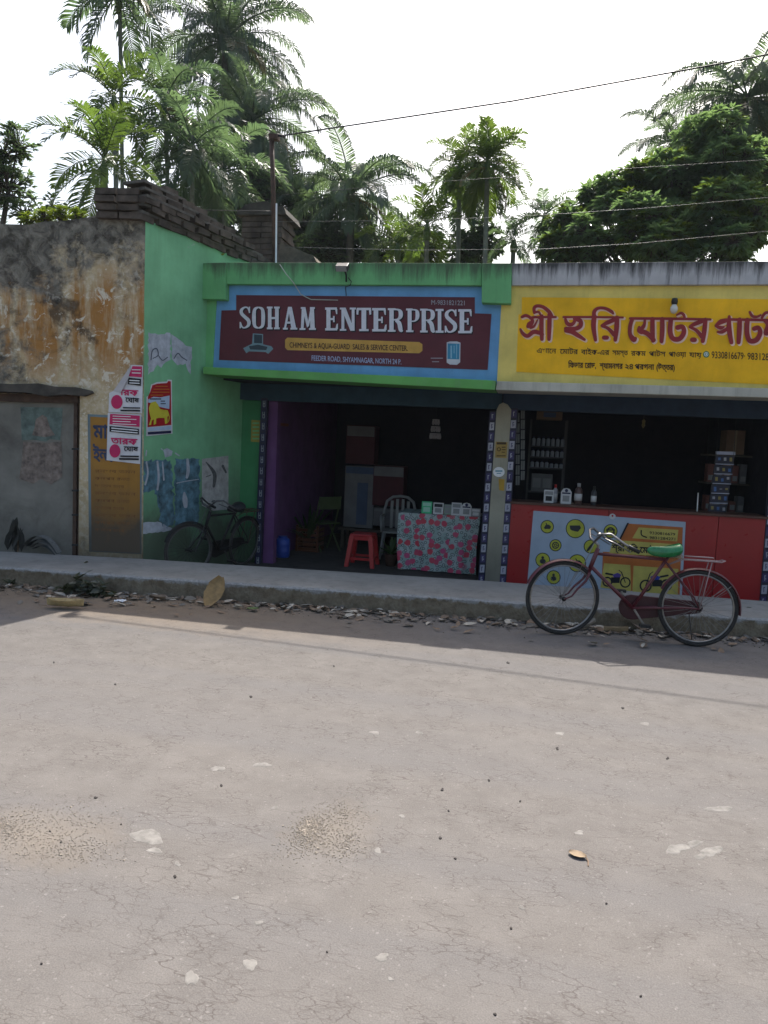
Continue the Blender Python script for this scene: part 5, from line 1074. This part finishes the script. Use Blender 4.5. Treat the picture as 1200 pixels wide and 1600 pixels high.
# dirt and crumbs gathered at the kerb foot
m = MB(); r = random.Random(90)
for i in range(2600):
    x = r.uniform(-7.5, 4.5); y = lerp_line(WF, x) - .01 - abs(r.gauss(0, .16)); s_ = r.uniform(.003, .012)
    q = [Vector((x+s_*math.cos(k*2.1+r.random()), y+s_*math.sin(k*2.1), 0)) for k in range(3)]; m.add(q + [Vector((x, y, s_))], [(0, 1, 3), (1, 2, 3), (2, 0, 3)])
tag(m.build('kerb_grit', mat('kerb grit', (.11, .09, .07), .95, .4, 30)), 'crumbs of earth and grit along the foot of the kerb', 'grit', kind='stuff')
def big_leaf(label, px, py, L, W_, a, c, tilt=0, roll=0, curl=.3, lift=.012, cat='leaf', name='fallen_leaf', plane=None, stem=True):
    p = gpx(px, py) + Vector((0, 0, lift)); r = random.Random(int(px*7+py)); o = thing(name, label, cat, p, a)
    o.rotation_euler = (roll, tilt, a)
    def fn(u, v):
        t = (v-.5)*2; wd = W_/2*max(.02, math.sin(math.pi*min(1, u*.93+.03))**.65)*(1+.18*mnoise.noise(Vector((u*9, t*2, px))))
        return Vector((L*(u-.5), t*wd, curl*L*(.35*abs(t)**1.6 + .25*(u-.5)**2) + .02*L*mnoise.noise(Vector((u*6, t*4, py)))))
    b = MB().grid(fn, 14, 8).build('blade', mat('leaf '+str(c), c, .8, .35, 18, .4, 60, space='object'), o, True)
    if stem: MB().tube([(-L*.5, 0, .002), (-L*.68, .02, .0), (-L*.8, .05, -.004)], .003, 5).build('stalk', DL[0], o)
    return o
big_leaf('big curled yellow leaf lying in the sun at the left', 102, 951, .34, .13, .2, (.40, .30, .15), curl=.55, lift=.02)
big_leaf('large brown ribbed leaf leaning against the kerb', 336, 946, .34, .2, 1.25, (.26, .17, .075), tilt=-.95, roll=.25, curl=.3, lift=.13)
big_leaf('small tan leaf lying alone on the sunny road', 902, 1338, .075, .05, 2.8, (.27, .2, .13), curl=.25, lift=.006)
big_leaf('brown leaf under the crank of the maroon bicycle, right one', 990, 984, .17, .14, 2.2, (.24, .17, .13), tilt=-.5, roll=.3, curl=.4, lift=.05)
big_leaf('long tan leaf under the maroon bicycle, left one', 962, 990, .24, .06, .3, (.30, .22, .13), curl=.5, lift=.02)
big_leaf('green leaf fallen on the road below the red stool', 395, 955, .11, .07, .5, (.12, .17, .06), curl=.3, lift=.02)
big_leaf('pale leaf on the road below the dark bicycle', 372, 951, .12, .06, 2.6, (.30, .26, .2), curl=.4, lift=.02)
big_leaf('pale grey leaf by the front wheel of the maroon bicycle', 918, 984, .2, .08, .6, (.30, .27, .23), curl=.6, tilt=-.3, lift=.035)
big_leaf('brown dry leaf at the kerb left of the ribbed leaf', 246, 938, .2, .08, -.2, (.18, .13, .09), curl=.4, lift=.02)
o = thing('paper_scrap', 'crumpled white paper scrap at the kerb near the yellow leaf', 'paper', gpx(188, 941))
MB().grid(lambda u, v: Vector(((u-.5)*.10, (v-.5)*.07, .012+.03*abs(mnoise.noise(Vector((u*5, v*5, 2)))))), 8, 8).build('crumpled_sheet', M_WHITE, o)
def heap(label, px, py, n_, sx, sz, seed):
    r = random.Random(seed); c = gpx(px, py); o = thing('leaf_heap', label, 'leaves', c); lm = [mat_leaf('wilted dark leaf', (.035, .042, .022), (.06, .065, .035), .2), mat_leaf('wilted grey leaf', (.11, .12, .10), (.08, .085, .06), .1)]
    for k in range(n_):
        m = MB(); x = r.gauss(0, sx); z = abs(r.gauss(0, sz))*max(.1, 1-abs(x)/(2.2*sx)); L = r.uniform(.09, .2)
        leaf_quad(m, Vector((x, r.uniform(-.05, .12) , .02+z)), r.uniform(0, 6.28), L, L*.32, r.uniform(-.6, .6), r.uniform(-.8, .8), .2)
        m.build('leaf', lm[0 if r.random() < .75 else 1], o)
    return o
heap('heap of wilted dark leaves against the kerb at the left', 130, 930, 90, .17, .09, 4)
heap('small heap of wilted leaves at the left edge of the kerb', 8, 912, 50, .14, .1, 6)
heap('tuft of leaves and rubbish behind the rear wheel by the kerb', 1164, 982, 26, .07, .08, 8)
# rubbish in front of the gate: folded striped sheet and dark leaves
o = root0('folded_tarpaulin', 'grey striped folded sheet lying at the foot of the gate', 'tarpaulin')
base = OLDW(66, 862, .05)
for k in range(4):
    def fn(u, v, k=k): return base + Vector(((u-.5)*(.46-.05*k) + .03*k, -.05 + .10*v - .02*k, .02 + .20*math.sin(math.pi*min(1, u*.9+.05))**.8*(1-.18*k) - .06*u))
    MB().grid(fn, 14, 3).build('fold', (mat('grey striped sheet', (.16, .16, .15), .8, .3, 30), mat('dark sheet fold', (.05, .055, .055), .8))[k % 2], o)
o = thing('withered_plant', 'withered dark plant in front of the sheet gate', 'plant', OLDW(28, 862, .05)); r = random.Random(12)
for k in range(9):
    m = MB(); a = r.uniform(0, 6.28); leaf_quad(m, Vector((r.uniform(-.15, .12), r.uniform(-.05, .04), .2+r.uniform(-.08, .1))), a, .3, .09, r.uniform(-1.5, -1.0), 0, .2); m.build('leaf', mat('withered leaf', (.05, .05, .045), .9), o)
MB().tube([(0, 0, 0), (.01, 0, .2)], .01, 5).build('stem', DL[0], o)
# flowering sprig growing on the wall top by the corner block
o = thing('wall_sprig', 'yellow green sprig growing on the wall beside the corner block', 'plant', PY(9.35)(330, 410)); r = random.Random(21)
lm = mat_leaf('sprig leaf', (.20, .22, .03), (.30, .25, .05), .5)
for k in range(3): MB().tube([(k*.07-.07, 0, -.15), (k*.08-.09, 0, .12), (k*.09-.10, 0, .32)], .006, 5).build('stem', DL[0], o)
for k in range(34):
    m = MB(); L = r.uniform(.05, .10); leaf_quad(m, Vector((r.gauss(0, .08), r.gauss(0, .05), r.uniform(.05, .36))), r.uniform(0, 6.28), L, L*.5, r.uniform(-.6, .6), r.uniform(-.6, .6)); m.build('leaf', lm, o)

# ------------------------------------------------------------------ wires
def wire(label, pts, Y, r_=.008, c='dark'):
    P3 = [PY(Y)(x, y) for x, y in pts]; path = []
    for a, b in zip(P3, P3[1:]):
        n_ = 8
        for k in range(n_): t = k/n_; path.append(a.lerp(b, t))
    path.append(P3[-1]); tag(MB().tube(path, r_, 6).build('overhead_wire', mat('wire '+c, {'dark': (.03, .03, .03), 'pale': (.10, .10, .095)}[c], .5), None, True), label, 'wire', 'overhead wires above the shops')
wire('thick twisted overhead wire, topmost, running up to the right from the pole', [(440, 212), (600, 188), (800, 158), (1000, 122), (1140, 97), (1300, 65)], 10.35, .011)
wire('thin overhead wire, second from top, right of the middle palms', [(440, 305), (640, 287), (820, 275), (1000, 262), (1300, 243)], 10.6, .0035)
wire('thin pale overhead wire, third from top', [(430, 346), (640, 345), (830, 337), (1000, 326), (1300, 300)], 10.5, .0028, 'pale')
wire('thin pale overhead wire just above the parapets', [(445, 386), (650, 391), (850, 389), (1000, 380), (1300, 352)], 10.4, .0028, 'pale')
wire('thin dark wire crossing the coping toward the pole', [(-60, 300), (150, 318), (300, 328), (424, 330)], 10.3, .005)

# ------------------------------------------------------------------ trees behind the shops
LEAFN = [0]
def frond_mesh(name, L, e0, droop, n_leaf, ll, lw, mat_, hang=.5, seed=0, vee=.5):
    """one palm frond starting at the origin, heading +x, rising at angle e0 and arching over"""
    r = random.Random(seed); m = MB(); pts = []; p = Vector((0, 0, 0)); e = e0; n_ = 26
    for i in range(n_+1):
        pts.append((p.copy(), e)); st = L/n_; p = p + Vector((math.cos(e), 0, math.sin(e)))*st; e -= droop/n_*(.35 + 1.3*i/n_)
    m.tube([q for q, _ in pts], [.035*(1-.92*i/n_)*L/4+.004 for i in range(n_+1)], 5)
    for k in range(n_leaf):
        t = .12 + .88*k/n_leaf; f = t*n_; i = min(int(f), n_-1); q = pts[i][0].lerp(pts[i+1][0], f-i); e = pts[i][1]
        prof = math.sin(math.pi*min(1, (t*.86+.12)))**.6; l = ll*prof*r.uniform(.85, 1.1)
        tx = Vector((math.cos(e), 0, math.sin(e))); up = Vector((-math.sin(e), 0, math.cos(e)))
        for s_ in (-1, 1):
            if r.random() < .05: continue
            fwd = .35 + .75*t + r.uniform(-.12, .12)
            d = (tx*fwd + Vector((0, s_, 0)) + up*vee*r.uniform(.4, 1.2)).normalized()
            g = Vector((0, 0, -1)); a = q; b = q + d*l*.5 + g*hang*l*.16; c = q + d*l*(.92 - .3*hang) + g*hang*l*r.uniform(.5, .75)
            side = d.cross(up if abs(d.dot(up)) < .9 else tx).normalized()*lw*.5
            m.add([a-side*.4, a+side*.4, b+side, b-side, c], [(0, 1, 2, 3), (3, 2, 4)])
    return m.mesh(name, mat_)
M_COCO = mat_leaf('coconut frond green', (.085, .125, .10), (.11, .15, .105), .6, .35)
M_COCO_DRY = mat_leaf('dry yellow frond', (.22, .17, .055), (.15, .11, .05), .4)
M_ARECA = mat_leaf('areca frond green', (.065, .105, .030), (.11, .155, .04), .5, .4)
M_ARECA_DK = mat_leaf('dark areca frond', (.07, .108, .085), (.092, .132, .09), .6, .35)
ANG = [78, 62, 46, 30, 12, -8, -30, -55]
COCO = [frond_mesh('frond', 4.3, rad(a), rad((75 + (30 if a > 20 else 12)) if a > -20 else 45), 96, 1.1, .046, M_COCO, .75 + .07*i, 10+i) for i, a in enumerate(ANG)]
COCO_DRY = [frond_mesh('frond', 3.8, rad(a), rad(70), 80, .7, .06, M_COCO_DRY, .9, 30+i) for i, a in enumerate((-10, -40))]
ARE = [frond_mesh('frond', 2.0, rad(a), rad(95 if a > -20 else 35), 34, .70, .058, M_ARECA, .30 + .05*i, 40+i, .8) for i, a in enumerate(ANG)]
AREDK = [frond_mesh('frond', 2.1, rad(a), rad(100 if a > -20 else 35), 34, .72, .058, M_ARECA_DK, .35 + .06*i, 50+i, .6) for i, a in enumerate(ANG)]
M_TRUNK = mat('grey palm trunk', (.15, .14, .125), .9, .35, 9, .4); M_TRUNKG = mat('green grey areca trunk', (.16, .175, .14), .85, .3, 9, .3)
def palm(label, px, py, Y, kind, nf, scale=1.0, base_px=None, lo=0, hi=6, seed=0, dry=0, name=None, trunk_r=.13, spear=False):
    c = PY(Y)(px, py); r = random.Random(seed*31+5); bx = c.x if base_px is None else PY(Y)(base_px, 400).x
    o = thing(name or ('coconut_palm' if kind == 'coco' else 'areca_palm'), label, 'palm tree', (bx, Y, -.13))
    top = Vector((c.x-bx, 0, c.z+.13)); tr = trunk_r if kind == 'coco' else .065
    path = [Vector((top.x*t**1.6, .08*math.sin(t*3), top.z*t)) for t in [k/14 for k in range(15)]]
    rs = [tr*(1.35 - .5*min(1, k/5)) * (1 + .04*(k % 2)) for k in range(15)]; MB().tube(path, rs, 10).build('trunk', M_TRUNK if kind == 'coco' else M_TRUNKG, o, True)
    if kind != 'coco': MB().tube([top - Vector((0, 0, .7*scale)), top - Vector((0, 0, .35*scale)), top], [tr*1.15, tr*1.4, tr*.7], 10).build('crownshaft', mat('green crownshaft', (.09, .14, .05), .5), o, True)
    lib = {'coco': COCO, 'are': ARE, 'dk': AREDK}[kind]
    for k in range(nf):
        j = lo + int((hi-lo+.999)*((k+.5)/nf)); j = min(j, len(lib)-1)
        f = bpy.data.objects.new('frond', lib[j]); COL.objects.link(f); f.parent = o; f.location = top + Vector((0, 0, -.12*scale*(j/7)))
        f.rotation_euler = (r.uniform(-.25, .25), r.uniform(-.12, .12), k*2.39996 + r.uniform(-.3, .3)); s_ = scale*r.uniform(.85, 1.12); f.scale = (s_, s_, s_)
    for k in range(dry):
        f = bpy.data.objects.new('dry_frond', COCO_DRY[k % 2]); COL.objects.link(f); f.parent = o; f.location = top - Vector((0, 0, .2)); f.rotation_euler = (0, 0, (-.5, .3, -2.2)[k % 3]); f.scale = (scale*(.85 if kind == 'coco' else .5),)*3
    if spear: MB().tube([top, top + Vector((.03, 0, .9*scale)), top + Vector((.02, 0, 1.5*scale))], [.03, .02, .004], 6).build('spear_leaf', M_ARECA, o)
    if kind == 'coco':
        for k in range(6):
            a = k*1.05; MB().lathe([(.01, -.13), (.08, -.09), (.105, 0), (.08, .09), (.02, .13)], top + Vector((.24*math.cos(a), .24*math.sin(a), -.25)), 10).build('coconut', mat('green coconut', (.10, .11, .03), .5), o, True)
    return o
palm('tallest coconut palm, its crown cut by the top of the picture', 352, 62, 26, 'coco', 42, .86, 345, 0, 7, 1, dry=2)
palm('second coconut palm, lower and darker, behind the dark brick pier', 392, 190, 24, 'coco', 32, .72, 385, 1, 7, 2, dry=1)
palm('coconut palm in the middle behind the maroon sign, with a dry yellow frond', 548, 302, 22, 'coco', 34, .62, 550, 1, 7, 3, dry=2)
palm('dense low coconut palm between the pier and the middle palm', 468, 325, 25, 'coco', 28, .66, 474, 1, 7, 4)
palm('slender areca palm with the tallest bare trunk at the left', 186, -20, 20, 'dk', 18, 1.0, 193, 1, 7, 5, dry=1)
palm('areca palm of middle height beside the bare trunk at the left', 178, 150, 17, 'are', 16, .74, 184, 0, 7, 6)
palm('lowest bright areca palm standing over the old brick coping', 163, 245, 15, 'are', 16, .80, 166, 0, 7, 7)
palm('dark areca palm with hanging fronds left of the tall coconut palm', 258, 160, 19, 'dk', 20, .92, 268, 1, 7, 8, dry=2)
palm('bushy dark areca palm just above the brick coping', 300, 225, 18, 'dk', 18, .85, 300, 1, 7, 9)
palm('dark areca palm close behind the brick pier', 350, 265, 20, 'dk', 18, .95, 352, 1, 7, 10)
palm('left areca palm of the pair behind the right end of the maroon sign', 718, 255, 19, 'are', 24, .54, 724, 0, 7, 11)
palm('right areca palm of the pair, bushiest, with an upright spear leaf', 762, 250, 18, 'are', 36, .60, 765, 0, 7, 12, spear=True, dry=3)
palm('dark areca palm between and behind the bushy pair', 742, 285, 22, 'dk', 24, .68, 742, 3, 7, 13, dry=2)
palm('small areca palm left of the bushy pair', 668, 350, 18, 'are', 18, .55, 669, 0, 7, 14)
palm('small areca palm right of the bushy pair, just above the parapet', 803, 375, 19, 'dk', 13, .42, 803, 0, 6, 15)
palm('small areca palm at the left edge of the mango tree', 852, 335, 19, 'dk', 18, .52, 853, 1, 7, 16)
palm('low areca palm between the middle coconut palm and the small one', 622, 380, 20, 'are', 15, .62, 622, 0, 6, 17)
palm('coconut palm at the right edge behind the mango tree', 1168, 150, 24, 'coco', 38, .70, 1162, 2, 7, 18, dry=2)
palm('small coconut palm peeping left over the mango tree', 1062, 240, 25, 'coco', 24, .55, 1064, 0, 6, 19, dry=1)

def broadleaf(label, base, blobs, n_cl, leaf, mats, name='mango_tree', cat='tree', trunk_r=.22, per=13, seed=3, droop=.6, bare=False, sub=False):
    """blobs: (x, y, z, radius) in metres; leaves hang in rosettes near the blobs' outside"""
    r = random.Random(seed); o = thing(name, label, cat, base); B = Vector(base)
    tot = sum(b[3]**2 for b in blobs); c0 = Vector((sum(b[0]*b[3] for b in blobs)/sum(b[3] for b in blobs), sum(b[1]*b[3] for b in blobs)/sum(b[3] for b in blobs), 0)); zlow = min(b[2]-b[3] for b in blobs)
    fork = Vector((0, 0, max(.5, (zlow-B.z)*.75))); MB().tube([(0, 0, 0), fork*.5 + Vector((.05, 0, 0)), fork], [trunk_r*1.3, trunk_r, trunk_r*.85], 10).build('trunk', mat('rough bark', (.075, .062, .05), .95, .4, 12, .5), o, True)
    for b in blobs:
        e = Vector(b[:3]) - B; md = fork.lerp(e, .5) + Vector((0, 0, .15*b[3])); MB().tube([fork*.97, md, e], [trunk_r*.6, trunk_r*.35, trunk_r*.12], 7).build('limb', mat('rough bark', (.075, .062, .05), .95, .4, 12, .5), o, True)
    ms = [MB() for _ in mats]; tw = MB()
    if sub:
        sb = []
        for b in blobs:
            for k in range(9):
                d = Vector((r.gauss(0, 1), r.gauss(0, 1), r.gauss(0, 1)+.25)).normalized(); q = b[3]*r.uniform(.45, .8); rr = b[3]*r.uniform(.26, .46); sb.append((b[0]+d.x*q, b[1]+d.y*q, b[2]+d.z*q, rr, r.random() < .3))
        blobs = sb; tot = sum(b[3]**2 for b in blobs)
    for b in blobs:
        for k in range(int(n_cl*b[3]**2/tot)):
            d = Vector((r.gauss(0, 1), r.gauss(0, 1), r.gauss(0, 1))).normalized()
            q = r.choice((r.uniform(.75, 1.02), r.uniform(.35, 1.0))); nz = 1 + .25*mnoise.noise(Vector((d.x*2+b[0], d.y*2, d.z*2+b[2])))
            p = Vector(b[:3]) + d*b[3]*q*nz - B; mi = (0 if r.random() < .72 else (1 if len(mats) > 1 else 0)) if not sub else (1 if r.random() < (.6 if b[4] else .08) else 0); m = ms[mi]
            tw.tube([p - d*leaf*1.6 - Vector((0, 0, leaf*.5)), p], [.012, .005], 4, False)
            for j in range(per):
                a = r.uniform(0, 6.28); l = leaf*r.uniform(.7, 1.15); v = (Vector((math.cos(a), math.sin(a), r.uniform(-.1, .5))) + d*.7).normalized(); v = (v + Vector((0, 0, -droop*r.uniform(.3, 1.3)))).normalized()
                s_ = v.cross(Vector((r.uniform(-.4, .4), r.uniform(-.4, .4), 1))).normalized()*l*.15; a0 = p + v*l*.08; mid = p + v*l*.5 + Vector((0, 0, .06*l)); tip = p + v*l - Vector((0, 0, .05*l))
                m.add([a0, mid+s_, tip, mid-s_], [(0, 1, 2, 3)])
    tag(tw.build('twigs', mat('rough bark', (.075, .062, .05), .95, .4, 12, .5), o), kind='stuff')
    for m, mm_ in zip(ms, mats): tag(m.build('crown', mm_, o), kind='stuff') if m.f else None
    return o
def PB(px, py, Y, rpx):
    p = PY(Y)(px, py); return (p.x, p.y, p.z, rpx*(Y/F)*1.02)
M_MANGO = mat_leaf('mango leaf', (.095, .145, .09), (.12, .175, .095), .6, .35); M_MANGO2 = mat_leaf('young mango leaf', (.09, .13, .028), (.12, .16, .03), .5, .4)
bl = [PB(1095, 262, 17.5, 66), PB(1160, 300, 17, 60), PB(1030, 310, 18, 62), PB(968, 312, 17.5, 46), PB(925, 345, 17, 44), PB(905, 385, 17, 40), PB(882, 352, 17.5, 30), PB(872, 392, 17, 30), PB(930, 305, 18, 28), PB(1000, 365, 16.5, 55), PB(1085, 345, 16.5, 62), PB(1175, 370, 16.5, 60), PB(1215, 250, 18, 55), PB(1120, 395, 16, 50), PB(1040, 400, 16, 45), PB(950, 400, 16.5, 40)]
broadleaf('large leafy mango tree behind the yellow shop', (PY(17)(1070, 400).x, 17.2, -.13), bl, 4200, .22, (M_MANGO, M_MANGO2), sub=True)
M_DARKL = mat_leaf('dark broad leaf', (.07, .095, .07), (.085, .115, .075), .5, .4); M_YG = mat_leaf('yellow green creeper leaf', (.10, .14, .02), (.16, .19, .03), .55)
bl = [PB(5, 235, 11, 38), PB(28, 225, 11, 26), PB(-30, 270, 11, 60), PB(12, 290, 11, 40), PB(40, 330, 11, 24), PB(-60, 330, 11, 60)]
broadleaf('dark leafy tree rising over the left end of the old wall', (PY(11)(-20, 400).x, 11.0, -.13), bl, 620, .13, (M_DARKL, M_MANGO), 'leafy_tree', 'tree', .09, 10, 8, .1)
bl = [PB(70, 340, 9.6, 14), PB(95, 338, 9.6, 15), PB(122, 340, 9.6, 12), PB(45, 345, 9.6, 13)]
broadleaf('yellow green creeper along the top of the old wall', (PY(9.6)(85, 400).x, 9.6, 2.9), bl, 150, .085, (M_YG, M_MANGO2), 'creeper', 'plant', .02, 9, 9, .2)
bl = [PB(82, 318, 16, 15), PB(70, 335, 16, 14), PB(95, 335, 16, 12)]
broadleaf('small feathery tree far behind the creeper on the old wall', (PY(16)(82, 400).x, 16, -.13), bl, 60, .16, (M_DARKL,), 'leafy_tree', 'tree', .05, 8, 10, .2)
# lower growth that fills the space under the palms
def thicket(label, spec, seed, mats, n_cl=520, leaf=.26, name='thicket_shrub'):
    bl = [PB(*q) for q in spec]; broadleaf(label, (bl[0][0], bl[0][1]+.2, -.13), bl, n_cl, leaf, mats, name, 'shrub', .12, 11, seed, .5)
thicket('dark shrub behind the brick coping, under the left palms', [(275, 330, 23, 40), (315, 320, 23, 45), (350, 330, 22, 50), (395, 300, 23, 45)], 31, (M_DARKL, M_MANGO), 700)
thicket('dark shrub just right of the brick pier', [(455, 370, 24, 38), (490, 350, 24, 45), (440, 300, 25, 42), (420, 250, 26, 40)], 32, (M_DARKL, M_MANGO), 700)
thicket('dark shrub under the middle coconut palm', [(535, 390, 23, 40), (585, 395, 23, 34), (500, 395, 22, 36)], 33, (M_DARKL, M_MANGO), 480)
thicket('green shrub left of the bushy areca pair', [(640, 385, 22, 30), (670, 390, 21, 28)], 34, (M_MANGO, M_MANGO2), 260)
thicket('dark shrub under the bushy areca pair', [(728, 390, 22, 26), (758, 380, 22, 26)], 35, (M_DARKL, M_MANGO), 260)

# ------------------------------------------------------------------ dusty midday air
hz = tag(MB().box((-95, -20, -1.3), (95, 112, 24)).build('haze', None), 'pale dusty haze in the air', 'haze', kind='stuff')
m = bpy.data.materials.new('dusty air'); m.use_nodes = True; ns = m.node_tree.nodes; ns.remove(ns['Principled BSDF'])
v = ns.new('ShaderNodeVolumePrincipled'); v.inputs['Color'].default_value = (.78, .9, 1.0, 1); v.inputs['Density'].default_value = .00036; v.inputs['Anisotropy'].default_value = .2
m.node_tree.links.new(v.outputs[0], ns['Material Output'].inputs['Volume']); hz.data.materials.append(m)
